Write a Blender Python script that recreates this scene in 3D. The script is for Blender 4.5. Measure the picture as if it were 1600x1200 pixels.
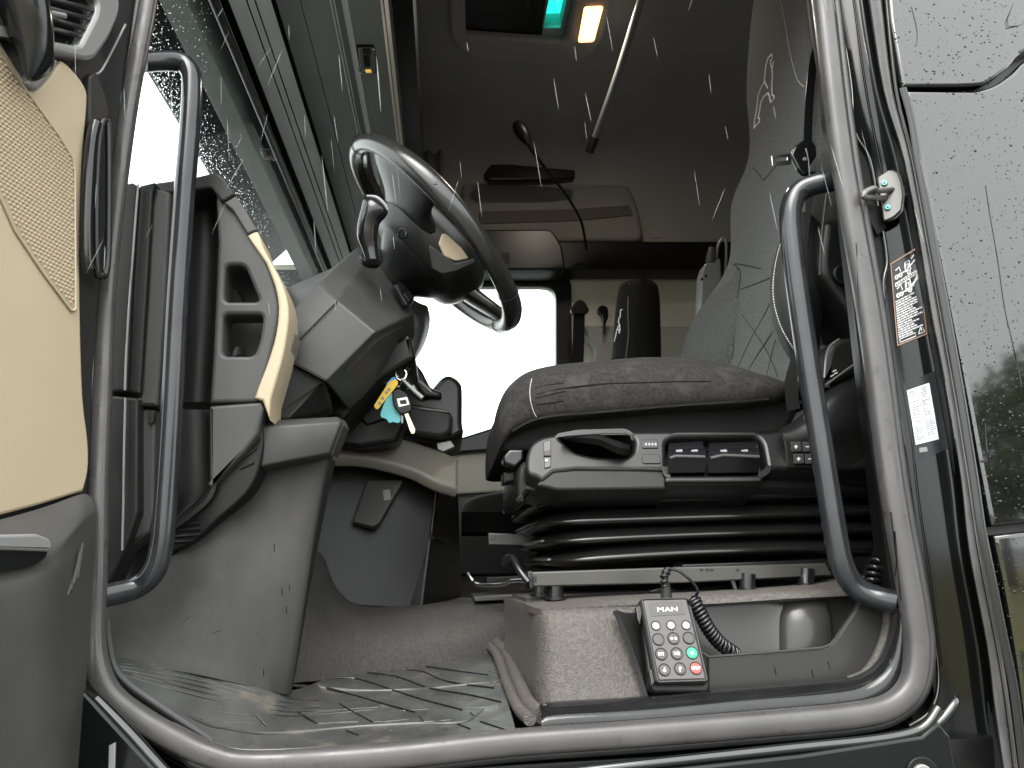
import bpy, bmesh, math, random
from mathutils import Vector as V, Matrix as M, noise
R_ = math.radians
random.seed(4)
sc = bpy.context.scene
for o in list(bpy.data.objects): bpy.data.objects.remove(o)
# ------------------------------------------------------------------ camera
YAW, PIT, ROL, FPX = R_(5.2), R_(13.0), R_(2.0), 1200.0
CAM = V((0, 0, 1.70))
F = V((math.sin(YAW)*math.cos(PIT), math.cos(YAW)*math.cos(PIT), math.sin(PIT)))
_R0 = V((math.cos(YAW), -math.sin(YAW), 0)); _U0 = _R0.cross(F)
CR = _R0*math.cos(ROL) - _U0*math.sin(ROL); CU = _U0*math.cos(ROL) + _R0*math.sin(ROL)
cd = bpy.data.cameras.new('camera'); cam = bpy.data.objects.new('camera', cd); sc.collection.objects.link(cam)
cam.matrix_world = M(((CR.x, CU.x, -F.x, CAM.x), (CR.y, CU.y, -F.y, CAM.y), (CR.z, CU.z, -F.z, CAM.z), (0, 0, 0, 1)))
cd.sensor_width = 36; cd.lens = 36*FPX/1600; cd.clip_start = .02; cd.clip_end = 3000
sc.camera = cam
# ------------------------------------------------------------------ light: overcast daylight
w = bpy.data.worlds.new('World'); sc.world = w; w.use_nodes = True
nt = w.node_tree; nt.nodes.clear()
sky = nt.nodes.new('ShaderNodeTexSky'); sky.sky_type = 'NISHITA'; sky.sun_disc = False
sky.sun_elevation = R_(52); sky.sun_rotation = R_(200); sky.dust_density = 6.0; sky.air_density = 1.0; sky.ozone_density = 1.0
hs = nt.nodes.new('ShaderNodeHueSaturation'); hs.inputs['Saturation'].default_value = .10
bg = nt.nodes.new('ShaderNodeBackground'); bg.inputs['Strength'].default_value = .13
wo = nt.nodes.new('ShaderNodeOutputWorld')
mxw = nt.nodes.new('ShaderNodeMix'); mxw.data_type = 'RGBA'; mxw.inputs[0].default_value = .75; mxw.inputs[7].default_value = (5.6, 5.75, 5.7, 1)
nt.links.new(sky.outputs[0], hs.inputs['Color']); nt.links.new(hs.outputs[0], mxw.inputs[6]); nt.links.new(mxw.outputs[2], bg.inputs['Color']); nt.links.new(bg.outputs[0], wo.inputs['Surface'])
sd = bpy.data.lights.new('sun', 'SUN'); sd.energy = .5; sd.angle = R_(40); sd.color = (1, .97, .93)
so = bpy.data.objects.new('sun', sd); sc.collection.objects.link(so)
so.rotation_euler = (R_(38), R_(-12), 0)
vs = sc.view_settings; vs.view_transform = 'Standard'; vs.look = 'None'; vs.gamma = 1; vs.use_curve_mapping = False
vs.exposure = 2.45
sc.cycles.max_bounces = 8; sc.cycles.diffuse_bounces = 6; sc.cycles.glossy_bounces = 5; sc.cycles.transparent_max_bounces = 16
sc.cycles.sample_clamp_indirect = 12

# ------------------------------------------------------------------ helpers
def ray(px, py): return F + CR*((px-800)/FPX) + CU*((600-py)/FPX)
def Y(px, py, y):
    d = ray(px, py); return CAM + d*(y/d.y)
def Z(px, py, z):
    d = ray(px, py); return CAM + d*((z-CAM.z)/d.z)
def X(px, py, x):
    d = ray(px, py); return CAM + d*(x/d.x)
class PL:
    def __init__(s, o, n, up=V((0, 0, 1))):
        s.o = V(o); s.n = V(n).normalized(); s.ux = up.cross(s.n).normalized(); s.uy = s.n.cross(s.ux).normalized()
    def hit(s, px, py, off=0):
        d = ray(px, py); oo = s.o + s.n*off
        return CAM + d*((oo-CAM).dot(s.n)/d.dot(s.n))
    def loc(s, px, py):
        p = s.hit(px, py) - s.o; return (p.dot(s.ux), p.dot(s.uy))
    def off(s, k): return PL(s.o + s.n*k, s.n, s.uy)
    def mat(s):
        return M(((s.ux.x, s.uy.x, s.n.x, s.o.x), (s.ux.y, s.uy.y, s.n.y, s.o.y), (s.ux.z, s.uy.z, s.n.z, s.o.z), (0, 0, 0, 1)))
def YP(y): return PL((0, y, 0), (0, -1, 0))
def P3(a, b, c):
    n = (b-a).cross(c-a).normalized()
    if n.dot(CAM-a) < 0: n = -n
    return PL(a, n)
def link(o, parent=None):
    sc.collection.objects.link(o)
    if parent is not None:
        o.parent = parent; o.matrix_parent_inverse = PINV.get(parent.name, M())
    return o
PINV = {}
def thing(name, label, cat, loc, group=None, kind=None):
    e = bpy.data.objects.new(name, None); sc.collection.objects.link(e); e.location = V(loc); e.empty_display_size = .05
    PINV[e.name] = M.Translation(-V(loc))
    tag(e, label, cat, group, kind); return e
def tag(o, label=None, cat=None, group=None, kind=None):
    if label: o['label'] = label
    if cat: o['category'] = cat
    if group: o['group'] = group
    if kind: o['kind'] = kind
    return o
def add(name, me, mat, parent=None, ang=35):
    for p in me.polygons: p.use_smooth = True
    try: me.set_sharp_from_angle(angle=R_(ang))
    except Exception: pass
    me.materials.clear()
    for m_ in (mat if isinstance(mat, (list, tuple)) else [mat]): me.materials.append(m_)
    me.name = name
    o = bpy.data.objects.new(name, me); link(o, parent); return o
def bmo(name, bm, mat, parent=None, ang=35):
    me = bpy.data.meshes.new(name); bmesh.ops.recalc_face_normals(bm, faces=bm.faces); bm.to_mesh(me); bm.free(); return add(name, me, mat, parent, ang)
def rnd(pts, r, n=4):
    out = []; N = len(pts)
    for i in range(N):
        p, a, b = V(pts[i][:2]), V(pts[i-1][:2]), V(pts[(i+1) % N][:2])
        la, lb = (a-p).length, (b-p).length
        if la < 1e-6 or lb < 1e-6: continue
        q = min(r, la*.45, lb*.45); s = p+(a-p)/la*q; e = p+(b-p)/lb*q
        for k in range(n+1):
            t = k/n; out.append(tuple(s*(1-t)**2 + p*2*t*(1-t) + e*t*t))
    return out
def spl(pts, n=6, closed=False):
    pts = [V(p) for p in pts]; N = len(pts); out = []
    rng = N if closed else N-1
    for i in range(rng):
        g = lambda k: pts[k % N] if closed else pts[max(0, min(N-1, k))]
        a, b, c, d = g(i-1), g(i), g(i+1), g(i+2)
        for k in range(n):
            t = k/n; out.append(.5*((2*b)+(c-a)*t+(2*a-5*b+4*c-d)*t*t+(3*b-a-3*c+d)*t**3))
    if not closed: out.append(pts[-1])
    return out
def s2(pts, n=5, closed=False): return [tuple(p)[:2] for p in spl([(p[0], p[1], 0) for p in pts], n, closed)]
def prism2(name, pl, loops, thick, mat, parent=None, bevel=.002, off=0.0, res=2):
    """loops: 2D loops in plane metres (first outer, rest holes). front face on the plane, body goes behind it."""
    cu = bpy.data.curves.new(name, 'CURVE'); cu.dimensions = '2D'; cu.fill_mode = 'BOTH'
    for lp in loops:
        sp = cu.splines.new('POLY'); sp.points.add(len(lp)-1); sp.use_cyclic_u = True
        for q, (a, b) in zip(sp.points, lp): q.co = (a, b, 0, 1)
    bevel = min(bevel, thick*.45)
    cu.extrude = thick/2-bevel; cu.bevel_depth = bevel; cu.bevel_resolution = res; cu.offset = -bevel
    ob = bpy.data.objects.new(name, cu); me = bpy.data.meshes.new_from_object(ob)
    bpy.data.objects.remove(ob); bpy.data.curves.remove(cu)
    me.transform(pl.mat() @ M.Translation((0, 0, off-thick/2)))
    return add(name, me, mat, parent)
def prism(name, pl, outline, thick, mat, parent=None, bevel=.002, rr=0, holes=(), off=0.0):
    if not isinstance(pl, PL): pl = YP(pl)
    pl2 = pl.off(off) if off else pl
    f = lambda L: [pl2.loc(*p[:2]) for p in (rnd(L, rr) if rr else L)]
    return prism2(name, pl2, [f(outline)]+[f(h) for h in holes], thick, mat, parent, bevel)
def tube_bm(bm, pts, r, seg=12, closed=False, flat=1.0, up=None, cap=True, sq=1.0):
    N = len(pts); rr = r if isinstance(r, (list, tuple)) else [r]*N
    tans = []
    for i in range(N):
        a = pts[i-1] if (i > 0 or closed) else pts[i]; b = pts[(i+1) % N] if (i < N-1 or closed) else pts[i]
        tans.append((b-a).normalized())
    nv = V(up) if up is not None else (V((0, 0, 1)) if abs(tans[0].z) < .9 else V((1, 0, 0)))
    rings = []
    for i in range(N):
        t = tans[i]
        if up is not None: nv = V(up)
        nv = (nv - t*nv.dot(t)).normalized(); b = t.cross(nv)
        pw_ = lambda v: math.copysign(abs(v)**sq, v)
        rings.append([bm.verts.new(pts[i] + nv*(pw_(math.cos(2*math.pi*k/seg))*rr[i]) + b*(pw_(math.sin(2*math.pi*k/seg))*rr[i]*flat)) for k in range(seg)])
    for i in range(N if closed else N-1):
        A, B = rings[i], rings[(i+1) % N]
        for k in range(seg): bm.faces.new((A[k], A[(k+1) % seg], B[(k+1) % seg], B[k]))
    if cap and not closed:
        bm.faces.new(rings[0][::-1]); bm.faces.new(rings[-1])
def tube(name, pts, r, mat, parent=None, seg=12, closed=False, flat=1.0, up=None, n=0, ang=60, sq=1.0):
    pts = [V(p) for p in pts]
    if n:
        if isinstance(r, (list, tuple)):
            rr = [v.x for v in spl([(x, 0, 0) for x in r], n, closed)]; r = rr
        pts = spl(pts, n, closed)
    bm = bmesh.new(); tube_bm(bm, pts, r, seg, closed, flat, up, True, sq); return bmo(name, bm, mat, parent, ang)
def sheet(name, net, mat, parent=None, nu=5, nv=5, thick=.006, jit=0, jsc=20, ang=60, closed=False):
    """net: rows of 3D points; smooth interpolation, then a closed shell of the given thickness behind it."""
    rows = [spl(r, nu, closed) for r in net]
    cols = list(zip(*rows)); cols = [spl(c, nv) for c in cols]
    grid = list(zip(*cols)); nr, nc = len(grid), len(grid[0])
    bm = bmesh.new(); vv = []
    for r in grid:
        row = []
        for p in r:
            q = V(p)
            if jit: q = q + V((0, 0, 1))*noise.noise(q*jsc)*jit + V((0, -1, 0))*noise.noise(q*jsc+V((7, 3, 1)))*jit
            row.append(bm.verts.new(q))
        vv.append(row)
    for i in range(nr-1):
        for j in range(nc if closed else nc-1): bm.faces.new((vv[i][j], vv[i][(j+1) % nc], vv[i+1][(j+1) % nc], vv[i+1][j]))
    bm.normal_update()
    m_ = vv[nr//2][nc//2]
    if m_.normal.dot(CAM-m_.co) < 0:
        bmesh.ops.reverse_faces(bm, faces=bm.faces); bm.normal_update()
    if thick:
        fr = list(bm.faces); nrm = {v: v.normal.copy() for v in bm.verts}
        mp = {v: None for v in bm.verts}
        be = [e for e in bm.edges if e.is_boundary]
        for v in list(mp): mp[v] = bm.verts.new(v.co - nrm[v]*thick)
        for fc in fr: bm.faces.new([mp[v] for v in reversed(fc.verts)])
        for e in be:
            a, b = e.verts
            try: bm.faces.new((a, b, mp[b], mp[a]))
            except ValueError: pass
    return bmo(name, bm, mat, parent, ang)
def loft(name, secs, mat, parent=None, n=4, ang=50, m=1, cap=True):
    """secs: list of closed loops with equal counts"""
    if m > 1: secs = [spl(s, m, True) for s in secs]
    if n > 1:
        cols = [spl(c, n) for c in zip(*secs)]; secs = list(zip(*cols))
    bm = bmesh.new(); rs = [[bm.verts.new(p) for p in s] for s in secs]; k = len(rs[0])
    for a, b in zip(rs, rs[1:]):
        for j in range(k): bm.faces.new((a[j], a[(j+1) % k], b[(j+1) % k], b[j]))
    if cap: bm.faces.new(rs[0][::-1]); bm.faces.new(rs[-1])
    return bmo(name, bm, mat, parent, ang)
def box(name, lo, hi, mat, parent=None, bev=.004):
    bm = bmesh.new(); bmesh.ops.create_cube(bm, size=1)
    lo, hi = V(lo), V(hi)
    for v in bm.verts: v.co = V(((lo.x+hi.x)/2+v.co.x*(hi.x-lo.x), (lo.y+hi.y)/2+v.co.y*(hi.y-lo.y), (lo.z+hi.z)/2+v.co.z*(hi.z-lo.z)))
    if bev: bmesh.ops.bevel(bm, geom=list(bm.edges), offset=bev, segments=2, affect='EDGES', profile=.5)
    return bmo(name, bm, mat, parent)
def disc(name, pl, px, py, rpx, thick, mat, parent=None, bevel=.0015, off=0.0, seg=20, ry=None):
    pl2 = pl.off(off) if off else pl
    c = pl2.loc(px, py); r = (V(pl2.loc(px+rpx, py))-V(c)).length
    return prism2(name, pl2, [[(c[0]+r*math.cos(2*math.pi*k/seg), c[1]+(ry or 1)*r*math.sin(2*math.pi*k/seg)) for k in range(seg)]], thick, mat, parent, bevel)
def text(name, s, pl, px, py, hpx, mat, parent=None, off=.0003, rot=0, bold=0, sx=1.0):
    cu = bpy.data.curves.new(name, 'FONT'); cu.body = s; cu.align_x = 'CENTER'; cu.align_y = 'CENTER'; cu.extrude = .00012; cu.offset = bold
    h = (V(pl.loc(px, py-hpx/2))-V(pl.loc(px, py+hpx/2))).length; cu.size = h*1.35
    ob = bpy.data.objects.new(name, cu); me = bpy.data.meshes.new_from_object(ob); bpy.data.objects.remove(ob); bpy.data.curves.remove(cu)
    p = pl.hit(px, py, off)
    me.transform(M.Translation(p-pl.o) @ pl.mat() @ M.Rotation(rot, 4, 'Z') @ M.Diagonal((sx, 1, 1, 1)))
    return add(name, me, mat, parent)
def seam(name, pts, r, mat, parent=None, n=5): return tube(name, pts, r, mat, parent, seg=6, n=n)
# ------------------------------------------------------------------ materials
def mat(name, col, rough=.5, bump=0, bsc=400, metal=0, spec=.5, coat=0, var=.0, vsc=6, kind='noise', rvar=.0, streak=0, bdist=.001, dirt=None):
    m = bpy.data.materials.new(name); m.use_nodes = True; t = m.node_tree; N = t.nodes; L = t.links
    b = N['Principled BSDF']; b.inputs['Base Color'].default_value = (*col, 1); b.inputs['Roughness'].default_value = rough
    b.inputs['Metallic'].default_value = metal; b.inputs['Specular IOR Level'].default_value = spec; b.inputs['Coat Weight'].default_value = coat; b.inputs['Coat Roughness'].default_value = .03
    tc = N.new('ShaderNodeTexCoord')
    def noi(scale, det=3, vec=None):
        n = N.new('ShaderNodeTexNoise'); n.inputs['Scale'].default_value = scale; n.inputs['Detail'].default_value = det
        L.new(vec or tc.outputs['Object'], n.inputs['Vector']); return n.outputs['Fac']
    def ramp(x, a, b_, lo, hi):
        r = N.new('ShaderNodeMapRange'); r.inputs[1].default_value = a; r.inputs[2].default_value = b_; r.inputs[3].default_value = lo; r.inputs[4].default_value = hi
        L.new(x, r.inputs[0]); return r.outputs[0]
    colsock = None
    if var or streak or dirt:
        mx = N.new('ShaderNodeMix'); mx.data_type = 'RGBA'; mx.blend_type = 'MULTIPLY'; mx.inputs[0].default_value = 1
        mx.inputs[6].default_value = (*col, 1)
        v = ramp(noi(vsc, 5), .3, .7, 1-var, 1+var)
        if streak:
            mp = N.new('ShaderNodeMapping'); mp.inputs['Scale'].default_value = (70, 70, 6); L.new(tc.outputs['Object'], mp.inputs[0])
            s = ramp(noi(1, 4, mp.outputs[0]), .35, .65, 1-streak, 1+streak*.4)
            mm = N.new('ShaderNodeMath'); mm.operation = 'MULTIPLY'; L.new(v, mm.inputs[0]); L.new(s, mm.inputs[1]); v = mm.outputs[0]
        cc = N.new('ShaderNodeCombineColor')
        for i in range(3): L.new(v, cc.inputs[i])
        L.new(cc.outputs[0], mx.inputs[7]); colsock = mx.outputs[2]
        if dirt:
            m2 = N.new('ShaderNodeMix'); m2.data_type = 'RGBA'; m2.inputs[7].default_value = (*dirt[0], 1)
            L.new(colsock, m2.inputs[6]); L.new(ramp(noi(dirt[1], 6), dirt[2], dirt[3], 0, 1), m2.inputs[0]); colsock = m2.outputs[2]
        L.new(colsock, b.inputs['Base Color'])
    if rvar:
        L.new(ramp(noi(vsc*1.7, 4), .35, .65, rough-rvar, rough+rvar), b.inputs['Roughness'])
    if bump:
        bp = N.new('ShaderNodeBump'); bp.inputs['Strength'].default_value = bump; bp.inputs['Distance'].default_value = bdist
        if kind == 'noise': h = noi(bsc, 2)
        elif kind == 'cell':
            vo = N.new('ShaderNodeTexVoronoi'); vo.inputs['Scale'].default_value = bsc; vo.feature = 'F1'; L.new(tc.outputs['Object'], vo.inputs['Vector']); h = ramp(vo.outputs['Distance'], 0, .7, 1, 0)
        elif kind == 'weave':
            wa = N.new('ShaderNodeTexWave'); wa.inputs['Scale'].default_value = bsc; wa.bands_direction = 'Z'; wa.inputs['Distortion'].default_value = 1.5
            wb = N.new('ShaderNodeTexWave'); wb.inputs['Scale'].default_value = bsc; wb.bands_direction = 'Y'; wb.inputs['Distortion'].default_value = 1.5
            for q in (wa, wb): L.new(tc.outputs['Object'], q.inputs['Vector'])
            mm = N.new('ShaderNodeMath'); mm.operation = 'ADD'; L.new(wa.outputs['Fac'], mm.inputs[0]); L.new(wb.outputs['Fac'], mm.inputs[1]); h = mm.outputs[0]
        L.new(h, bp.inputs['Height']); L.new(bp.outputs[0], b.inputs['Normal'])
    return m
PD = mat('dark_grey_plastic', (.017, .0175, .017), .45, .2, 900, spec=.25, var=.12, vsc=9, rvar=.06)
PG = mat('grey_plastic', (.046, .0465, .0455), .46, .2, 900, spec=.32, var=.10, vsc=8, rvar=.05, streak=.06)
PK = mat('kick_panel_plastic', (.021, .0208, .0198), .5, .15, 800, spec=.25, var=.16, vsc=5, streak=.12, rvar=.08, bdist=.0005, dirt=((.042, .039, .034), 14, .58, .80))
PB = mat('black_plastic', (.006, .006, .0062), .38, .12, 900, spec=.25, var=.15)
PBG = mat('glossy_black_plastic', (.008, .008, .009), .18)
SOFT = mat('satin_black_plastic', (.011, .011, .0113), .33, .10, 900, spec=.4)
BEI = mat('beige_plastic', (.40, .33, .225), .55, .12, 700, var=.05, vsc=4, bdist=.0004)
BEIG = mat('beige_grille', (.33, .265, .185), .6)
TAUPE = mat('taupe_plastic', (.15, .142, .117), .55, .15, 500, var=.06, bdist=.0005)
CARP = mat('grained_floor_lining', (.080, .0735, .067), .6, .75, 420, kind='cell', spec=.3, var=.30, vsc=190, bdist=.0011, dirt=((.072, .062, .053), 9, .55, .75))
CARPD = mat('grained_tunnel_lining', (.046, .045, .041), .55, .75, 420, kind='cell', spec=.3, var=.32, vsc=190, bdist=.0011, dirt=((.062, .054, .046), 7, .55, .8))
RUB = mat('wet_rubber_mat', (.048, .049, .047), .36, .12, 500, var=.25, vsc=20, rvar=.10, bdist=.0008, dirt=((.10, .088, .072), 26, .56, .72))
SEAL = mat('wet_door_seal', (.058, .0565, .0565), .34, .2, 500, var=.16, vsc=14, rvar=.11, bdist=.0005, dirt=((.030, .029, .028), 45, .62, .76))
SEALD = mat('dark_seal_rubber', (.028, .028, .029), .4, .2, 300, var=.2, vsc=20)
PAINT = mat('black_vehicle_paint', (.0035, .0038, .004), .05, 0, 1, spec=.75, coat=.58)
PAINTR = mat('black_jamb_paint', (.003, .0033, .0033), .09, spec=.35)
SILL = mat('wet_sill_plastic', (.010, .010, .0105), .10, .25, 60, rvar=.06, vsc=22, bdist=.0006, var=.2)
TRIMS = mat('grey_edge_trim', (.055, .054, .054), .2, .15, 200, var=.25, vsc=25, streak=.45, bdist=.0006)
TUBE = mat('grey_painted_tube', (.020, .022, .024), .17, .08, 200, var=.3, vsc=18, streak=.25, bdist=.0004)
TUBED = mat('dark_painted_tube', (.22, .23, .235), .22, .08, 120, coat=.3, var=.1)
FAB = mat('seat_fabric', (.145, .147, .145), .92, .5, 700, kind='weave', spec=.15, var=.26, vsc=210, bdist=.0006)
FABC = mat('seat_cushion_fabric', (.025, .0243, .024), .95, .7, 700, kind='noise', spec=.12, var=.34, vsc=170, bdist=.0010, dirt=((.046, .042, .038), 26, .53, .74))
FABD = mat('dark_side_fabric', (.011, .011, .0112), .85, .4, 700, kind='noise', spec=.12, var=.12, bdist=.0006)
FABM = mat('mesh_bolster_fabric', (.10, .10, .10), .9, 1.0, 300, kind='cell', spec=.15, var=.4, vsc=260, bdist=.001)
LEA = mat('steering_wheel_leather', (.020, .020, .020), .22, .25, 500, kind='cell', var=.1, bdist=.0003, spec=.7)
CHR = mat('bright_metal', (.72, .72, .73), .22, 0, metal=1)
STEEL = mat('painted_steel', (.038, .038, .033), .3, .1, 300, var=.15, bdist=.0004)
SILV = mat('silver_plastic', (.22, .22, .22), .32, .05, 500, metal=.2)
GREYM = mat('matt_grey_metal', (.11, .107, .10), .36, .1, 300, var=.12, metal=.2, bdist=.0003)
MINT = mat('turquoise_screw', (.12, .50, .42), .4, metal=.2)
LIN = mat('cab_lining', (.31, .305, .285), .85, .4, 300, var=.08, vsc=3)
LINB = mat('beige_wall_lining', (.62, .59, .51), .8, .3, 300, var=.05, bdist=.0006)
HDR = mat('headliner_console_plastic', (.62, .66, .635), .5, .15, 500, var=.08)
HDRD = mat('dark_headliner_plastic', (.29, .315, .305), .5, .15, 500, var=.08)
CURT = mat('brown_curtain_fabric', (.13, .115, .10), .95, .5, 60, var=.2)
WHT = mat('white_print', (.80, .80, .80), .5)
THR = mat('white_stitching', (.86, .85, .82), .8)
SEAMM = mat('seam_thread', (.02, .02, .02), .9)
ORN = mat('orange_rim_print', (.30, .19, .13), .5)
STK = mat('black_sticker_film', (.006, .006, .010), .3)
PAPER = mat('white_label_paper', (.74, .75, .80), .45, var=.03)
INK = mat('grey_ink', (.22, .22, .25), .6)
BTN = mat('grey_keypad', (.045, .044, .043), .42, .1, 500, bdist=.0003)
BTNF = mat('keypad_face', (.062, .060, .058), .5)
BTNR = mat('dark_key_ring', (.01, .01, .01), .5)
BTNW = mat('pale_key', (.26, .26, .25), .4)
GRN = mat('green_key', (.02, .42, .17), .35); RED = mat('red_key', (.60, .06, .05), .35)
YEL = mat('yellow_tag', (.72, .47, .03), .45); TEAL = mat('teal_tag', (.10, .42, .44), .5); BLU = mat('blue_tag', (.03, .22, .55), .45)
BRASS = mat('brass_key_blade', (.62, .50, .36), .35, metal=.8)
def emis(name, col, st):
    m = bpy.data.materials.new(name); m.use_nodes = True; b = m.node_tree.nodes['Principled BSDF']
    b.inputs['Base Color'].default_value = (*col, 1); b.inputs['Emission Color'].default_value = (*col, 1); b.inputs['Emission Strength'].default_value = st; return m
def glass(name, tint=(1, 1, 1), rough=.0, ior=1.5):
    m = bpy.data.materials.new(name); m.use_nodes = True; t = m.node_tree; N = t.nodes; L = t.links; N.clear()
    o = N.new('ShaderNodeOutputMaterial'); tr = N.new('ShaderNodeBsdfTransparent'); tr.inputs[0].default_value = (*tint, 1)
    gl = N.new('ShaderNodeBsdfGlossy'); gl.inputs['Roughness'].default_value = rough
    fr = N.new('ShaderNodeFresnel'); fr.inputs[0].default_value = ior
    ge = N.new('ShaderNodeNewGeometry'); mt_ = N.new('ShaderNodeMath'); mt_.operation = 'SUBTRACT'; mt_.inputs[0].default_value = 1; L.new(ge.outputs['Backfacing'], mt_.inputs[1])
    ml = N.new('ShaderNodeMath'); ml.operation = 'MULTIPLY'; L.new(fr.outputs[0], ml.inputs[0]); L.new(mt_.outputs[0], ml.inputs[1])
    mx = N.new('ShaderNodeMixShader'); L.new(ml.outputs[0], mx.inputs[0]); L.new(tr.outputs[0], mx.inputs[1]); L.new(gl.outputs[0], mx.inputs[2]); L.new(mx.outputs[0], o.inputs[0])
    return m
SLEA = mat('bolster_leather', (.030, .030, .030), .6, .3, 500, kind='cell', spec=.25, bdist=.0003)
GLW = glass('windscreen_glass', (.93, .96, .95), ior=1.18)
GLS = glass('window_glass', (.95, .97, .96))
def water():
    m = bpy.data.materials.new('water_drop'); m.use_nodes = True; b = m.node_tree.nodes['Principled BSDF']
    b.inputs['Base Color'].default_value = (1, 1, 1, 1); b.inputs['Roughness'].default_value = .03; b.inputs['IOR'].default_value = 1.33; b.inputs['Transmission Weight'].default_value = 1
    return m
WAT = water()
def asphalt():
    return mat('wet_asphalt', (.030, .030, .030), .35, .6, 60, var=.3, vsc=2, rvar=.15, bdist=.006)
ASP = asphalt()
LIND = mat('locker_lining', (.21, .205, .19), .85, var=.08)
TAUPE2 = mat('door_card_plastic', (.27, .255, .215), .6, var=.06)
POK = mat('pocket_plastic', (.030, .030, .0285), .26, .12, 700, spec=.4, var=.1, bdist=.0004)
DPK = mat('door_pocket_plastic', (.052, .052, .050), .42, .25, 500, spec=.35, var=.15, vsc=9, bdist=.0005)
WATD = mat('water_film', (.004, .004, .004), .02, spec=.45)
LIL = mat('lilac_patch', (.25, .23, .31), .5)  # lilac of a reflection in the glass, worn by an added panel
LEAF = mat('foliage', (.095, .145, .04), .6, 0, var=.4, vsc=1.2); LEAFD = mat('dark_foliage', (.075, .12, .035), .6, var=.4, vsc=1.2); BARK = mat('bark', (.09, .07, .05), .9, .5, 30)
GRASS = mat('dry_yellow_grass', (.17, .16, .05), .9, .4, 20, var=.3, vsc=1)
#BODY
from mathutils.bvhtree import BVHTree
_bv = {}
def on(o, px, py, off=.0008):
    if o.name not in _bv: _bv[o.name] = BVHTree.FromPolygons([v.co for v in o.data.vertices], [p.vertices for p in o.data.polygons])
    h = _bv[o.name].ray_cast(CAM, ray(px, py).normalized())
    if h[0] is None:
        n = _bv[o.name].find_nearest(Y(px, py, 1.3)); return n[0]
    return h[0] - ray(px, py).normalized()*off
def bil(c, u, v):
    a, b, c_, d = [V((q[0], q[1], 0)) for q in c]; p = (a*(1-u)+b*u)*(1-v) + (d*(1-u)+c_*u)*v; return p.x, p.y
def decal(name, o, c, mat, parent, off=.001, nu=6, nv=6, u0=0, u1=1, v0=0, v1=1, thick=.0004):
    net = [[on(o, *bil(c, u0+(u1-u0)*i/nu, v0+(v1-v0)*j/nv), off=off) for i in range(nu+1)] for j in range(nv+1)]
    return sheet(name, net, mat, parent, 1, 1, thick)
def poly_mesh(name, polys, mat, parent=None, thick=.01, bev=.002, d=V((0, 1, 0)), ang=9):
    """faceted solid: front facets given as 3D points sharing corners, pushed back along d and closed"""
    bm = bmesh.new(); vm = {}
    def gv(p):
        k = tuple(round(x, 5) for x in p)
        if k not in vm: vm[k] = bm.verts.new(p)
        return vm[k]
    for pg in polys: bm.faces.new([gv(p) for p in pg])
    be = [e for e in bm.edges if e.is_boundary]; fr = list(bm.faces)
    mp = {v: bm.verts.new(v.co + d*thick) for v in list(bm.verts)}
    for f_ in fr: bm.faces.new([mp[v] for v in reversed(f_.verts)])
    for e in be: bm.faces.new((e.verts[0], e.verts[1], mp[e.verts[1]], mp[e.verts[0]]))
    bmesh.ops.recalc_face_normals(bm, faces=bm.faces)
    if bev:
        fe = [e for e in bm.edges if all(v not in mp.values() for v in e.verts)]
        bmesh.ops.bevel(bm, geom=fe, offset=bev, segments=2, affect='EDGES', profile=.5, clamp_overlap=True)
    return bmo(name, bm, mat, parent, ang)

# ================================================================== SETTING
ground = box('ground', (-300, -300, -.2), (300, 300, 0), ASP, bev=0); tag(ground, 'wet dark asphalt yard around the truck', 'ground', kind='structure')
verge = box('grass_verge', (-60, -48, 0), (90, -10, .05), GRASS, bev=0); tag(verge, 'yellowish grass verge beyond the asphalt, seen mirrored in the black paint', 'grass', kind='structure')

# trees behind the camera (seen mirrored in the black flank) and ahead of the windscreen
def tree(x, y, h, label, seed, leaf, wd=1.0):
    rn = random.Random(seed); e = thing('broadleaf_tree', label, 'tree', (x, y, 0), 'trees around the yard')
    base = V((x, y, 0)); top = base + V((rn.uniform(-.3, .3), rn.uniform(-.3, .3), h*.72))
    bm = bmesh.new()
    tube_bm(bm, spl([base, base+V((.05, .02, h*.3)), top], 4), [h*.03*(1-.09*i) for i in range(9)], 8)
    tips = []
    for i in range(9):
        a = rn.uniform(0, 6.28); s = base.lerp(top, rn.uniform(.3, .95)); l = h*rn.uniform(.18, .34)*wd
        t = s + V((math.cos(a)*l, math.sin(a)*l, l*rn.uniform(.2, .9))); tips.append(t); tube_bm(bm, [s, s.lerp(t, .5)+V((0, 0, .1)), t], [h*.012, h*.008, h*.004], 5)
    bmo('trunk', bm, BARK, e)
    bm = bmesh.new()
    for c in tips + [top, top+V((0, 0, h*.12)), base+V((0, 0, h*.45))]:
        R = h*rn.uniform(.13, .2)*wd
        for k in range(330):
            d = V((rn.gauss(0, 1), rn.gauss(0, 1), rn.gauss(0, .8))); d = d.normalized()*R*rn.uniform(.35, 1.05)
            p = c + d; s = h*rn.uniform(.012, .024); u = V((rn.uniform(-1, 1), rn.uniform(-1, 1), rn.uniform(-1, 1))).normalized(); v_ = u.orthogonal().normalized()
            bm.faces.new([bm.verts.new(p+u*s), bm.verts.new(p+v_*s*.6), bm.verts.new(p-u*s), bm.verts.new(p-v_*s*.6)])
    me = bpy.data.meshes.new('crown'); bm.to_mesh(me); bm.free(); add('crown', me, leaf, e)
    return e
TL = ['tall leafy tree mirrored in the lower black flank', 'rounded leafy tree mirrored beside the tall one in the flank', 'darker leafy tree mirrored at the right edge of the flank', 'short bushy tree mirrored low in the flank', 'spreading tree mirrored behind the short bushy one', 'slim tree mirrored furthest right in the flank']
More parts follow.
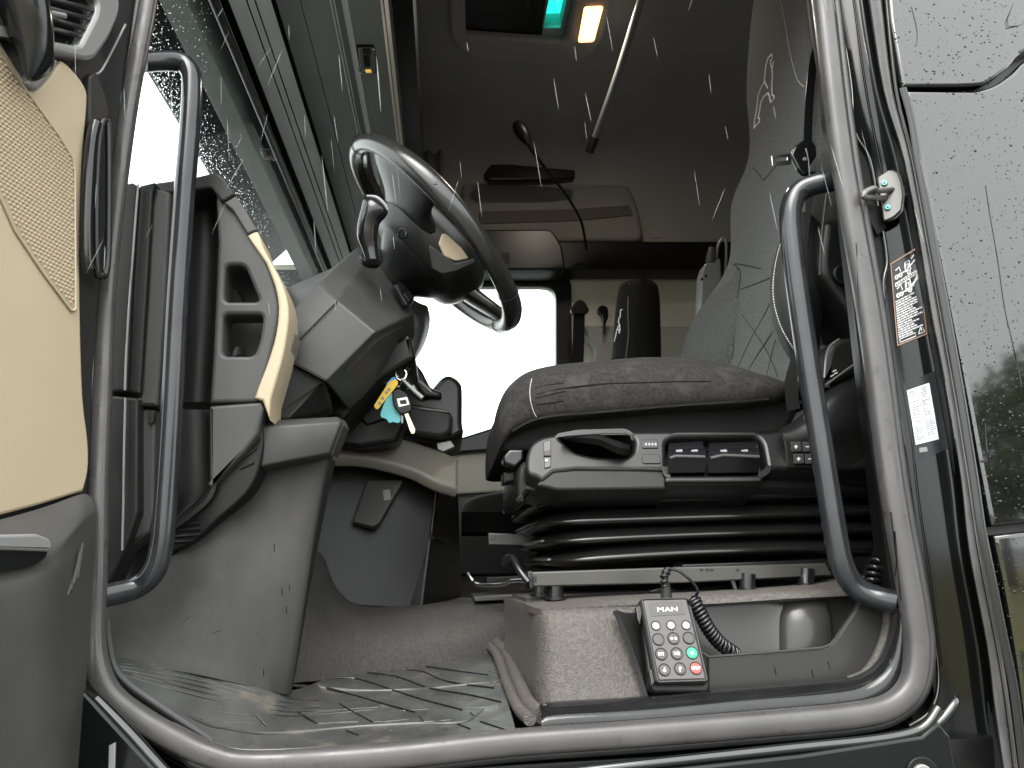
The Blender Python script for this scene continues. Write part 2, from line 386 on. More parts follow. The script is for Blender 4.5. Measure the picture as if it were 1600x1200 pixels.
for i, (x, y, h) in enumerate(((20.5, -22, 8.5), (24.5, -24, 10.5), (30, -25, 11), (22.5, -28, 8.5), (34, -27, 11), (40, -26, 11))):
    tree(x, y, h, TL[i], 20+i, LEAF if i % 2 == 0 else LEAFD, 1.1)

# ================================================================== CAB BODY
YF = .98
cab = thing('truck_cab', 'glossy black truck cab body with its driver door opening and wet flank', 'truck cab', (.1, 2.1, 0))
# --- outer shell that the photo only hints at (roof, back, front, passenger side)
roofP = PL((0, 0, 3.50), (0, 0, -1), V((0, 1, 0)))
rl = lambda x, y: ((V((x, y, 3.5))-roofP.o).dot(roofP.ux), (V((x, y, 3.5))-roofP.o).dot(roofP.uy))
def rp(px, py):
    p = roofP.hit(px, py); return (p.x, p.y)
hA, hB, hC, hD = rp(849, 44), rp(876, 43), rp(896, -40), rp(866, -40)
prism2('roof_lining', roofP, [[rl(-.6, .96), rl(1.75, .96), rl(1.75, 3.25), rl(-.6, 3.25)], [rl(*hA), rl(*hB), rl(*hC), rl(*hD)]], .06, LIN, cab, .004)
box('rear_wall', (1.72, .99, 1.3), (1.78, 3.24, 3.5), LINB, cab)
box('front_wall', (-1.02, .99, .9), (-.95, 3.24, 2.05), PB, cab)
box('front_roof_wall', (-.60, .99, 2.90), (-.54, 3.24, 3.5), HDRD, cab)
vz = X(237, 112, -.80).z
prism2('outer_sun_visor', YP(1.0), [[(-.82, vz+.012), (-.80, vz), (-.785, vz+.008), (-.56, 3.3), (-.60, 3.36)]], 2.4, mat('dark_tinted_visor', (.02, .028, .028), .6), cab, .003)
prism2('lilac_patch_panel', YP(2.55), [[(-.83, vz+.03), (-.81, vz-.01), (-.79, vz+.01), (-.72, vz+.19), (-.73, vz+.2)]], .8, LIL, cab, .003)  # added panel; its colour imitates a lilac reflection on the windscreen
box('roof_side_panel', (-.6, .985, 2.86), (1.75, 1.03, 3.5), PAINT, cab)
box('cab_floor', (-.95, 1.03, 1.38), (1.72, 3.24, 1.455), PB, cab)
# passenger side wall with its window opening
W0 = 3.17; wp = YP(W0)
win = rnd([(400, 447), (869, 447), (869, 720), (400, 720)], 22)
f_ = lambda L: [wp.loc(*p) for p in L]
bl = lambda x, z: (x, z)
prism2('passenger_wall', wp, [[(-1.4, 1.4), (1.72, 1.4), (1.72, 3.2), (1.65, 3.4), (-.6, 3.5), (-.6, 2.98), (-1.2, 2.96)], f_(win)], .05, LINB, cab, .003)
wf = prism('window_frame', YP(W0-.012), [(380, 420), (880, 425), (893, 440), (896, 740), (380, 740)], .03, SOFT, cab, .006, 8, holes=[win])
prism('window_pane', YP(W0+.02), [(385, 430), (885, 430), (885, 735), (385, 735)], .005, GLS, wf, .001)
# curved lining between roof and passenger wall
net = []
for x in (-.55, .2, .9, 1.7):
    net.append([V((x, 2.3, 3.42)), V((x, 2.62, 3.499)), V((x, 2.86, 3.465)), V((x, 3.03, 3.35)), V((x, 3.12, 3.16)), V((x, 3.15, 2.96))])
# (starts beyond the roof hatch)
cv = sheet('curved_lining', [[p for p in r[1:]] for r in net], LIN, cab, 5, 3, .01)
prism('wall_storage_bulge', YP(3.06), [(720, 274), (955, 268), (982, 284), (998, 322), (1006, 376), (720, 378)], .09, LIND, cab, .02, 14)
prism('bulge_recess', YP(3.055), [(748, 330), (900, 326), (984, 320), (990, 336), (900, 345), (748, 350)], .05, mat('dark_lining', (.10, .092, .08), .9), cab, .004, 4)
prism('shelf_rail', YP(3.02), [(872, 377), (1300, 377), (1300, 422), (872, 421)], .12, PB, cab, .006, 4)
prism('window_header_panel', YP(3.00), [(560, 358), (858, 358), (866, 364), (878, 384), (884, 421), (560, 421)], .14, SOFT, cab, .008, 5)
prism('header_slot', YP(2.998), [(784, 395), (796, 394), (797, 411), (785, 411)], .02, PB, cab, .001, 2)
prism('lower_wall_panel', YP(3.10), [(900, 508), (1300, 512), (1300, 800), (890, 800), (930, 545)], .06, LIN, cab, .01, 6)
prism('door_armrest', YP(3.02), [(560, 690), (700, 690), (770, 668), (800, 662), (840, 662), (840, 690), (760, 705), (560, 720)], .12, SOFT, cab, .01, 4)
prism('passenger_door_panel', YP(3.05), [(560, 722), (715, 712), (730, 703), (860, 690), (860, 764), (730, 772), (560, 780)], .1, TAUPE2, cab, .01, 4)
prism('passenger_door_pocket', YP(3.0), [(560, 781), (720, 774), (860, 766), (860, 900), (560, 900)], .1, SOFT, cab, .01, 4)
# wall vent slots on the beige lining
prism('coat_hook', YP(3.13), [(1019, 358), (1030, 357), (1031, 371), (1018, 372)], .03, LIN, cab, .003, 2)

# --- black flank
fp = YP(YF)
upper = prism('upper_flank_panel', fp, s2([(1389, -160), (1390, 0), (1400, 70), (1411, 131)], 3)+s2([(1412, 134), (1520, 133), (1548, 125), (1575, 106), (1620, 70), (1800, 20)], 4)+[(2300, 0), (2300, -700), (1389, -700)], .03, PAINT, cab, .004)
flank = prism('flank_panel', YP(YF+.004), s2([(1415, 141), (1426, 200), (1442, 270), (1500, 560), (1530, 720), (1549, 819)], 4)+[(1552, 823), (1620, 816), (2300, 760)]+s2([(2300, 12), (1800, 30), (1625, 82), (1580, 115), (1552, 133), (1522, 141)], 4), .03, PAINT, cab, .006)
lower = prism('lower_flank_panel', YP(YF+.006), s2([(1552, 836), (1570, 920), (1588, 1030), (1604, 1160), (1615, 1300)], 4)+[(1640, 1900), (2300, 1900), (2300, 775), (1620, 828)], .03, PAINT, cab, .006)
prism('flank_backing', YP(YF+.03), [(1385, -700), (2300, -700), (2300, 1900), (1610, 1900), (1560, 1000), (1400, 140)], .03, SEALD, cab, .002)
# --- door jamb: glossy folded black sheet between seal and flank
JY = (-120, 0, 140, 250, 380, 500, 620, 750, 860, 1010, 1100, 1210)
JL = (1296, 1306, 1326, 1336, 1362, 1378, 1394, 1410, 1428, 1450, 1462, 1478)
JR = (1342, 1356, 1379, 1412, 1437, 1457, 1480, 1501, 1513, 1541, 1552, 1568)
net = []
for py, l, r in zip(JY, JL, JR):
    q = lambda t: l+(r-l)*t
    net.append([Y(q(0), py, 1.058), Y(q(.33), py, 1.054), Y(q(.66), py, 1.046), Y(q(.92), py, 1.036), Y(q(1.04), py, .992)])
jamb = sheet('door_jamb', net, PAINTR, cab, 5, 4, .004)
prism('jamb_backing', YP(1.09), [(1270, -200), (1420, -200), (1600, 1250), (1440, 1250)], .05, PB, cab, .002)
# two grey rubber strips down the jamb edge
def strip(name, off, wd, y, mat_, fl=.55):
    pts = [Y(r+off, py, y) for py, r in zip(JY, JR)]
    return tube(name, pts, wd, mat_, cab, 10, n=4, flat=fl, up=(1, 0, 0))
GXY = [(1398, -60), (1404, 60), (1411, 138), (1424, 185), (1435, 250), (1450, 330), (1466, 420), (1481, 500), (1502, 620), (1523, 750), (1534, 825), (1550, 905), (1569, 1000), (1585, 1080), (1600, 1200)]
def gap_at(py):
    for (x0, y0), (x1, y1) in zip(GXY, GXY[1:]):
        if y0 <= py <= y1: return x0+(x1-x0)*(py-y0)/(y1-y0)
    return GXY[0][0] if py < -60 else GXY[-1][0]
JYc = JY[1:]
def band(name, fa, fb, y, mat_, th):
    return sheet(name, [[Y(jr+(gap_at(py)-jr)*fa, py, y+th), Y(jr+(gap_at(py)-jr)*(fa+.06), py, y), Y(jr+(gap_at(py)-jr)*(fb-.06), py, y), Y(jr+(gap_at(py)-jr)*fb, py, y+th)] for py, jr in zip(JYc, JR[1:])], mat_, cab, 3, 4, .003)
band('edge_trim', .02, .50, .985, TRIMS, .008); band('edge_trim_lip', .56, .74, .984, TRIMS, .006)
tube('gap_seal', [Y(x, y, .982) for x, y in GXY[2:]], .0062, PBG, cab, 8, n=4, flat=.6, up=(1, 0, 0))
# jamb crease lines and moulded ribs
for a in (((1331, -20), (1350, 120), (1362, 190), (1384, 300)), ((1420, 620), (1432, 760), (1452, 900), (1470, 1040))):
    tube('jamb_ridge', [on(jamb, *p, off=-.001) for p in a], .0022, PAINTR, cab, 8, n=5)
# filler plastic between seal and jamb, with bright lip
LP = [(1311, -100), (1311, 0), (1330, 130), (1336, 205), (1360, 250), (1374, 330), (1386, 405), (1380, 450), (1391, 560), (1415, 720), (1441, 900), (1460, 1000), (1466, 1070), (1452, 1112), (1420, 1134)]
tube('jamb_lip', [Y(x, y, 1.045) for x, y in LP], .0028, PAINT, cab, 8, n=5)
net = [[Y(x-48, y, 1.05), Y(x-20, y, 1.05), Y(x, y, 1.05)] for x, y in LP[:-3]]
sheet('seal_carrier', net, SOFT, cab, 3, 4, .006)
for pts in (((1352, 318), (1380, 322), (1386, 356), (1372, 368), (1360, 345)),):
    prism('latch_plate', YP(1.042), list(pts), .006, PB, cab, .001, 3)
# --- door seal loop
SP = [(240, -120), (232, 0), (204, 150), (183, 300), (167, 450), (160, 600), (154, 750), (151, 900), (148, 980), (152, 1040), (172, 1084), (215, 1120), (275, 1155), (330, 1180), (400, 1192), (600, 1182), (800, 1161), (1000, 1147), (1200, 1131), (1330, 1119), (1390, 1104), (1424, 1070), (1433, 1015), (1427, 960), (1417, 900), (1391, 750), (1358, 500), (1315, 250), (1285, 0), (1270, -120)]
seal = tube('door_seal', [Y(x, y, 1.012) for x, y in SP], [(.0108 if i < 9 else .0125 if i < 15 else .0142) for i in range(len(SP))], SEAL, cab, 20, n=5, flat=1.06, up=(0, -1, 0), sq=.72)
inn = []
S3 = spl([(x, y, 0) for x, y in SP], 5)
for i in range(1, len(S3)-1):
    t = (S3[i+1]-S3[i-1]).normalized(); nn = V((t.y, -t.x, 0)); inn.append((S3[i], nn))
tube('seal_lip', [Y(p.x+n_.x*(19 if p.x > 260 else 14), p.y+n_.y*(19 if p.x > 260 else 14), 1.022) for p, n_ in inn[30:-32]], .0026, SEAL, cab, 8)
tube('seal_groove', [Y(p.x-n_.x*(21 if p.x > 300 else 15), p.y-n_.y*(21 if p.x > 300 else 15), 1.018) for p, n_ in inn], .007, SEALD, cab, 8)
# --- sill below the seal: dark step, bright rolled edge, skirt
def below(d, y, i0=40): return [Y(p.x-n_.x*d, p.y-n_.y*d, y) for p, n_ in inn[i0:99]]
cols = [below(d, y) for d, y in ((16, 1.03), (30, 1.045), (44, 1.03), (56, 1.0), (66, .985), (78, .985))]
sheet('sill_step', [list(c) for c in cols], PAINTR, cab, 1, 3, .004)
RE = [(150, 1092), (200, 1142), (262, 1210), (330, 1275), (500, 1262), (700, 1232), (900, 1206), (1100, 1184), (1250, 1168), (1380, 1154), (1440, 1138), (1466, 1106)]
tube('sill_edge', [Y(x, y, .985) for x, y in RE], .0065, PAINT, cab, 12, n=5)
skirt = prism('step_skirt', YP(.975), [(60, 1010), (150, 1100), (262, 1222), (330, 1285), (500, 1272), (900, 1217), (1250, 1179), (1440, 1150), (1466, 1128), (1486, 1150), (1498, 1220), (1515, 1900), (-300, 1900), (-300, 1010)], .03, PAINTR, cab, .004)
prism('reflector_strip', YP(.972), [(170, 1165), (180, 1160), (178, 1240), (168, 1240)], .003, SILV, cab, .0006)
bs = disc('lock_cover', YP(.972), 1443, 1212, 26, .006, PB, cab, seg=24); disc('lock_cylinder', YP(.966), 1444, 1212, 15, .006, SILV, bs)
# corner fold with wet highlight
tube('jamb_corner_fold', [Y(1440, 1144, .99), Y(1466, 1130, .985), Y(1490, 1100, .985), Y(1496, 1085, .99)], [.0012, .006, .006, .0008], PAINT, cab, 10, n=4)
# --- inner sill ledge (glossy wet plastic)
r0 = [(846, 1112), (858, 1101), (1000, 1092), (1150, 1079), (1300, 1066), (1345, 1056), (1374, 1032), (1390, 990), (1394, 950)]
r1 = [(846, 1124), (868, 1118), (1000, 1111), (1150, 1097), (1310, 1083), (1362, 1070), (1392, 1040), (1404, 990), (1404, 950)]
r2 = [(846, 1137), (880, 1135), (1000, 1128), (1150, 1115), (1320, 1101), (1385, 1090), (1413, 1050), (1420, 990), (1410, 950)]
net = [[Y(x, y, 1.075) for x, y in r0], [Y(x, y-2, 1.055) for x, y in r0], [Y(x, y, 1.03) for x, y in r1], [Y(x, y, 1.026) for x, y in r2], [Y(x, y+14, 1.024) for x, y in r2]]
sheet('inner_sill', net, SILL, cab, 4, 4, .004)
tube('inner_sill_edge', [Y(x, y-1, 1.075) for x, y in r0], .0022, SILL, cab, 8, n=4)
# left corner of the opening: upstand of the sill
tube('sill_corner_upstand', [Y(164, 968, 1.03), Y(166, 1000, 1.03), Y(176, 1044, 1.03), Y(200, 1072, 1.03), Y(240, 1100, 1.03), Y(330, 1160, 1.03)], .006, SOFT, cab, 8, n=4, flat=.5)
# --- windscreen and A pillar side
hz = 2.80
hx = Z(327, 0, hz).x
wsP = PL((hx, 2, hz), V((.55, 0, -.40)).normalized())
pA = V((hx, 1.06, hz)); 
dn = V((-.40, 0, -.55)).normalized()
ws_pts = [V((hx, 1.06, hz)), V((hx, 3.12, hz)), V((hx, 3.12, hz))+dn*.95, V((hx, 1.06, hz))+dn*.95]
bm = bmesh.new(); bm.faces.new([bm.verts.new(p) for p in ws_pts]); ex = bmesh.ops.extrude_face_region(bm, geom=list(bm.faces))
for v in [g for g in ex['geom'] if isinstance(g, bmesh.types.BMVert)]: v.co += V((-.004, 0, .003))
ws = bmo('windscreen', bm, GLW, cab)
tube('windscreen_rubber', [V((hx+.012, 1.1, hz-.01)), V((hx+.012, 3.12, hz-.01))], .010, SEALD, cab, 8)
box('passenger_a_pillar', (-1.1, 3.10, 1.9), (-.88, 3.165, 2.9), PB, cab)
# ================================================================== OPEN DRIVER DOOR (far left)
H = Y(150, 600, .985); DP = PL(H, (.966, -.26, 0))
door = thing('driver_door', 'open driver door at the left with beige inner panel and dark pocket', 'door', (H.x-.05, H.y-.1, 1.4))
prism('door_shell', DP.off(-.012), [(-260, -200), (235, -200), (215, 0), (192, 150), (172, 300), (157, 450), (147, 600), (146, 760), (136, 900), (120, 1300), (-260, 1300)], .07, PD, door, .006)
panel = prism('door_panel', DP, s2([(0, 62), (30, 112), (52, 140), (70, 128), (92, 100), (100, 96), (122, 118), (136, 142), (137, 170), (130, 260), (126, 400), (127, 500), (131, 620), (139, 690), (139, 735), (131, 768)], 3)+[(60, 790), (0, 806), (-260, 850), (-260, -300)], .03, BEI, door, .004)
grl = [(-200, -250), (0, 84), (40, 140), (92, 212), (114, 248), (117, 270), (118, 484), (112, 486), (67, 425), (25, 362), (-20, 262), (-200, -60)]
gr = prism('speaker_grille', DP, grl, .006, BEIG, door, .001, 3, off=.0012)
tube('grille_rim', [DP.hit(x, y, .002) for x, y in rnd(grl, 5)], .0016, BEI, door, 6, closed=True)
# speaker nubs, geometry joined
pg = [DP.loc(x, y) for x, y in grl]
def inside(p, poly):
    c = False; j = len(poly)-1
    for i in range(len(poly)):
        a, b = poly[i], poly[j]
        if (a[1] > p[1]) != (b[1] > p[1]) and p[0] < (b[0]-a[0])*(p[1]-a[1])/(b[1]-a[1]+1e-12)+a[0]: c = not c
        j = i
    return c
bm = bmesh.new(); st = .0056; x0, x1 = min(p[0] for p in pg), max(p[0] for p in pg); y0, y1 = min(p[1] for p in pg), max(p[1] for p in pg)
lim = DP.loc(-30, 300)[0]; ylim = DP.loc(0, -40)[1]
j = 0; yy = y0
while yy < min(y1, ylim):
    xx = max(x0, lim) + (st/2 if j % 2 else 0)
    while xx < x1:
        if all(inside((xx+a, yy+b), pg) for a, b in ((.005, 0), (-.005, 0), (0, .005), (0, -.005))):
            c = DP.o + DP.ux*xx + DP.uy*yy + DP.n*.0012; r = st*.42
            ring = [bm.verts.new(c+DP.ux*math.cos(k*1.0472)*r+DP.uy*math.sin(k*1.0472)*r) for k in range(6)]
            rg2 = [bm.verts.new(c+DP.ux*math.cos(k*1.0472)*r*.55+DP.uy*math.sin(k*1.0472)*r*.55+DP.n*.0016) for k in range(6)]
            for k in range(6): bm.faces.new((ring[k], ring[(k+1) % 6], rg2[(k+1) % 6], rg2[k]))
            bm.faces.new(rg2)
        xx += st
    yy += st*.86; j += 1
nb = bmo('grille_nubs', bm, BEI, gr); nb['kind'] = 'stuff'
# air vent in silver surround
vf = prism('vent_surround', DP.off(.01), [(-60, -120), (150, -60), (189, 0), (188, 22), (172, 60), (150, 92), (136, 95), (80, 82), (40, 60), (-60, 30)], .03, SILV, door, .006, 10, holes=[rnd([(-40, -60), (120, -40), (153, 4), (150, 22), (126, 68), (118, 70), (78, 62), (-40, 40)], 6)])
for i, (a, b) in enumerate((((70, -22), (160, 0)), ((72, -4), (152, 18)), ((74, 12), (146, 32)), ((76, 28), (139, 47)), ((78, 44), (132, 58)))):
    tube('vent_slat', [DP.hit(*a, .0), DP.hit((a[0]+b[0])/2, (a[1]+b[1])/2+0, .006), DP.hit(b[0]-8, b[1]-3, .006), DP.hit(*b, .0)], .0034, SOFT, vf, 8, n=3, flat=.5)
tube('vent_tab', [DP.hit(76, 20, .012), DP.hit(101, 25, .012)], .0036, SILV, vf, 8)
prism('vent_back', DP.off(-.004), [(40, -80), (160, -60), (172, 20), (140, 90), (40, 70)], .006, PBG, vf, .001)
# black grip
gsec = []
for cx, cy, rx in ((20, -120, 38), (30, -40, 42), (40, 20, 42), (50, 65, 33), (56, 95, 24), (50, 118, 11), (47, 125, 4)):
    d_ = DP.hit(cx, cy, .03).y; k_ = d_/FPX
    gsec.append([Y(cx, cy, d_) + V((math.cos(t)*rx*k_, math.sin(t)*.022*min(1, rx/24), 0)) for t in [2*math.pi*q/14 for q in range(14)]])
grip = loft('door_grip', gsec, PBG, door, 4)
prism('grip_foot', DP.off(.006), [(40, 128), (78, 92), (92, 92), (88, 108), (60, 142), (50, 140)], .02, SILV, door, .004, 6)
# dark edge strip and looped seal on the hinge side
tube('edge_line', [DP.hit(x, y, .004) for x, y in ((196, 38), (180, 70), (160, 108), (150, 116))], .0015, SILV, door, 6, n=4)
prism('hinge_side_cover', DP.off(.004), [(140, 118), (150, 112), (166, 150), (172, 182), (160, 190), (146, 240), (140, 190)], .012, PD, door, .003, 5)
tube('check_strap', [DP.hit(x, y, .008) for x, y in ((160, 430), (152, 424), (150, 330), (153, 240), (158, 198), (164, 188), (169, 200), (170, 280), (169, 390), (165, 428))], .0042, SOFT, door, 8, closed=True, n=4)
tube('strap_roll', [DP.hit(x, y, .010) for x, y in ((150, 192), (142, 230), (136, 330), (136, 400), (140, 420))], .0075, PBG, door, 8, n=4)
# ledge, pull lip and pocket
pk = [[(-120, 842), (0, 812), (70, 792), (128, 772), (143, 778)], [(-120, 872), (0, 862), (82, 842), (125, 812), (147, 792)], [(-120, 915), (0, 900), (74, 880), (112, 848), (149, 812)], [(-120, 980), (0, 965), (76, 950), (110, 930), (146, 900)], [(-120, 1300), (0, 1300), (80, 1300), (106, 1300), (118, 1300)]]
offs = (.0, .045, .062, .07, .06)
sheet('door_pocket', [[DP.hit(x, y, o*(1 if k < 3 else .75 if k == 3 else .3)) for k, (x, y) in enumerate(r)] for r, o in zip(pk, offs)], DPK, door, 5, 5, .006)
pl_ = prism('pull_lip', DP.off(.073), [(-120, 838), (60, 834), (79, 842), (84, 852), (78, 862), (-120, 856)], .02, SILV, door, .003, 4)
prism('pull_recess', DP.off(.070), [(-120, 858), (76, 862), (70, 873), (52, 884), (0, 893), (-120, 905)], .004, PB, door, .0008, 4)
for k in range(4): tube('pocket_rib', [DP.hit(120+k*5-14, 930-k*9, .056), DP.hit(134+k*3-14, 885-k*12, .05)], .0012, PG, door, 6)

# ================================================================== GRAB HANDLES
gh = tube('grab_handle', [Y(x, y, d) for x, y, d in ((222, 97, 1.05), (258, 95, 1.07), (284, 98, 1.08), (297, 112, 1.08), (300, 138, 1.08), (296, 210, 1.08), (286, 330, 1.08), (276, 480, 1.08), (268, 640, 1.08), (258, 800, 1.08), (251, 860, 1.08), (239, 895, 1.08), (212, 918, 1.08), (160, 932, 1.06))], .0150, TUBE, None, 16, n=6)
tag(gh, 'grey tubular grab handle on the left side of the door opening, before the dashboard', 'handle', 'grab handles in the door opening')
gh2 = tube('grab_handle', [Y(x, y, d) for x, y, d in ((1310, 281, 1.06), (1278, 287, 1.07), (1250, 298, 1.08), (1238, 318, 1.08), (1235, 350, 1.08), (1243, 430, 1.08), (1263, 570, 1.08), (1287, 720, 1.08), (1306, 840, 1.08), (1318, 888, 1.08), (1338, 918, 1.08), (1370, 934, 1.07), (1406, 942, 1.05))], .0168, TUBE, None, 16, n=6)
tag(gh2, 'grey tubular grab handle on the right side of the door opening, before the driver seat', 'handle', 'grab handles in the door opening')

# ================================================================== DASHBOARD
dash = thing('dashboard', 'dark grey truck dashboard end with two cubby holes and beige edge trim', 'dashboard', (-.4, 1.5, 1.5))
sp = prism('side_panel', YP(1.15), s2([(336, 293), (340, 297), (346, 302), (372, 330), (398, 366), (420, 412), (432, 450), (437, 482), (432, 520), (420, 570), (405, 622)], 3)+[(404, 628), (327, 630), (332, 560), (336, 470), (340, 380)], .05, PG, dash, .006,
    holes=[rnd([(352, 414), (382, 414), (406, 471), (350, 471)], 9), rnd([(349, 491), (411, 491), (406, 530), (397, 556), (347, 556)], 9)])
for nm, o in (('upper_cubby', [(335, 395), (400, 395), (425, 485), (335, 485)]), ('lower_cubby', [(335, 480), (425, 480), (410, 570), (335, 570)])):
    c = prism(nm, YP(1.30), o, .02, PD, dash, .002, 6)
    if nm == 'upper_cubby': poly_mesh('cubby_divider', [[Y(358, 474, 1.21), Y(362, 432, 1.27), Y(380, 474, 1.21)]], PG, c, .02, .001)
    else: tube('cubby_divider', [Y(376, 562, 1.24), Y(373, 520, 1.28), Y(371, 500, 1.28)], [.012, .016, .006], PG, c, 10, n=4)
# recess band down the left of the panel, shade put into darker plastic
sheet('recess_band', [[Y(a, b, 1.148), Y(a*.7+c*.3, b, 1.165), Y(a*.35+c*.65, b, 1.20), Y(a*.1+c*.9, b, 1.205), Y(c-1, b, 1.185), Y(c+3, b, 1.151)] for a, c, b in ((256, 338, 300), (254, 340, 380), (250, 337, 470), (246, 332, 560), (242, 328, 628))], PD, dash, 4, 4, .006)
prism('top_cap', YP(1.14), [(236, 286), (300, 277), (338, 268), (352, 279), (368, 303), (347, 316), (330, 293), (300, 298), (262, 302), (244, 310)], .1, PD, dash, .004, 5)
prism('top_cap', YP(1.14), [(369, 305), (381, 323), (403, 360), (386, 366), (363, 328), (349, 317)], .1, PG, dash, .003, 3)
prism('trim_strip', YP(1.142), s2([(386, 368), (402, 361), (412, 388), (435, 430), (448, 465), (451, 500), (443, 553), (430, 600), (423, 624)], 3)+[(421, 656), (410, 626), (397, 622)]+s2([(404, 602), (420, 560), (431, 520), (435, 480), (429, 446), (415, 410)], 3), .08, BEI, dash, .004)
prism('trim_end', YP(1.18), [(448, 520), (462, 520), (454, 548), (441, 566), (443, 556)], .05, TAUPE, dash, .002, 2)
prism('lower_side_panel', YP(1.145), [(327, 634), (408, 628), (412, 640), (402, 680), (382, 706), (327, 762)], .05, PG, dash, .005, 3)
sheet('lower_recess', [[Y(a, b, 1.148), Y(a*.7+c*.3, b, 1.16), Y(a*.35+c*.65, b, 1.185), Y(a*.1+c*.9, b, 1.19), Y(c-1, b, 1.178), Y(c+3, b, 1.15)] for a, c, b in ((240, 327, 640), (240, 327, 700), (238, 327, 764), (234, 296, 800), (230, 250, 832))], PD, dash, 4, 4, .006)  # darker plastic again carries the shade of the hollow
sw = prism('vent_band', YP(1.165), s2([(398, 660), (402, 682), (381, 706), (327, 762), (272, 812), (232, 836), (200, 858), (170, 900)], 3)+[(172, 935)]+s2([(210, 915), (265, 866), (300, 848), (340, 812), (385, 772), (404, 735), (412, 690), (408, 650)], 3), .06, PB, dash, .004)
for q in (((276, 820), (312, 817)), ((272, 829), (314, 826)), ((269, 838), (312, 835)), ((268, 847), (300, 845))): tube('vent_slat', [Y(*q[0], 1.163), Y(*q[1], 1.163)], .0022, SOFT, sw, 6)
for q in (((388, 680), (398, 666)), ((384, 692), (402, 672)), ((380, 704), (402, 686)), ((378, 716), (400, 700)), ((374, 732), (396, 722))): tube('vent_slat', [Y(*q[0], 1.163), Y(*q[1], 1.163)], .0025, PD, sw, 6)
# pillar side strips left of the handle
prism('pillar_strip', YP(1.10), [(206, 284), (216, 290), (206, 450), (199, 612), (164, 614), (170, 450), (184, 290)], .05, PD, dash, .004, 3)
prism('pillar_strip', YP(1.105), [(217, 290), (243, 284), (238, 300), (229, 450), (219, 616), (200, 612), (207, 450)], .05, PD, dash, .003, 3)
tube('pillar_edge', [Y(x, y, 1.097) for x, y in ((216, 288), (206, 420), (199, 520), (195, 610))], .0017, SILV, dash, 6, n=3)
prism('pillar_strip', YP(1.11), [(243, 294), (266, 300), (258, 470), (246, 634), (219, 634), (230, 470), (238, 320)], .05, PG, dash, .004, 3)
prism('pillar_lower_cover', YP(1.10), [(178, 618), (200, 620), (216, 622), (216, 800), (196, 858), (171, 912), (160, 912), (160, 618)], .05, PD, dash, .004, 3)
prism('pillar_lower_cover', YP(1.12), [(218, 638), (242, 640), (240, 800), (232, 832), (195, 860), (198, 622), (217, 624)], .05, PG, dash, .004, 3)
tube('pillar_edge', [Y(x, y, 1.095) for x, y in ((196, 622), (194, 700), (193, 780), (191, 860))], .0017, SILV, dash, 6, n=3)
prism('cover_clip', YP(1.115), [(231, 644), (241, 642), (240, 658), (236, 664), (231, 660)], .01, PD, dash, .001, 2)
# big kick panel
kp = [[(394, 738, 1.215), (450, 727, 1.215), (508, 716, 1.22), (518, 716, 1.25), (524, 722, 1.34)], [(300, 845, 1.185), (400, 830, 1.20), (487, 818, 1.208), (497, 818, 1.24), (503, 822, 1.33)], [(190, 925, 1.135), (330, 930, 1.165), (464, 945, 1.188), (474, 944, 1.22), (480, 944, 1.32)], [(160, 1000, 1.10), (300, 1020, 1.14), (450, 1035, 1.172), (460, 1033, 1.21), (466, 1030, 1.31)], [(160, 1030, 1.095), (300, 1052, 1.128), (442, 1084, 1.168), (452, 1080, 1.205), (458, 1068, 1.30)]]
sheet('kick_panel', [[Y(*p) for p in r] for r in kp], PK, dash, 5, 6, .012)
L_ = {k: Y(*v) for k, v in dict(a=(412, 657, 1.205), b=(470, 654, 1.21), c=(527, 651, 1.215), d=(410, 667, 1.168), e=(472, 663, 1.172), f=(533, 659, 1.178), g=(399, 730, 1.172), h=(455, 719, 1.176), i=(515, 708, 1.184), j=(394, 741, 1.205), k=(450, 729, 1.21), l=(509, 718, 1.22), f2=(542, 667, 1.27), i2=(524, 712, 1.28), c2=(538, 656, 1.28)).items()}
poly_mesh('kick_panel_lip', [[L_[q] for q in f_] for f_ in (('a', 'b', 'e', 'd'), ('b', 'c', 'f', 'e'), ('d', 'e', 'h', 'g'), ('e', 'f', 'i', 'h'), ('g', 'h', 'k', 'j'), ('h', 'i', 'l', 'k'), ('c', 'c2', 'f2', 'f'), ('f', 'f2', 'i2', 'i'))], PG, dash, .03, .0035, ang=40)
# dashboard body going away to the passenger side
prism2('dash_body', YP(1.45), [[(-.93, 1.5), (-.40, 1.5), (-.33, 1.72), (-.27, 1.98), (-.34, 2.12), (-.93, 2.2)]], 1.65, PD, dash, .02)
prism('dash_top', YP(1.24), [(236, 292), (330, 290), (380, 340), (440, 450), (452, 500), (380, 620), (240, 620)], .3, PD, dash, .01, 4)
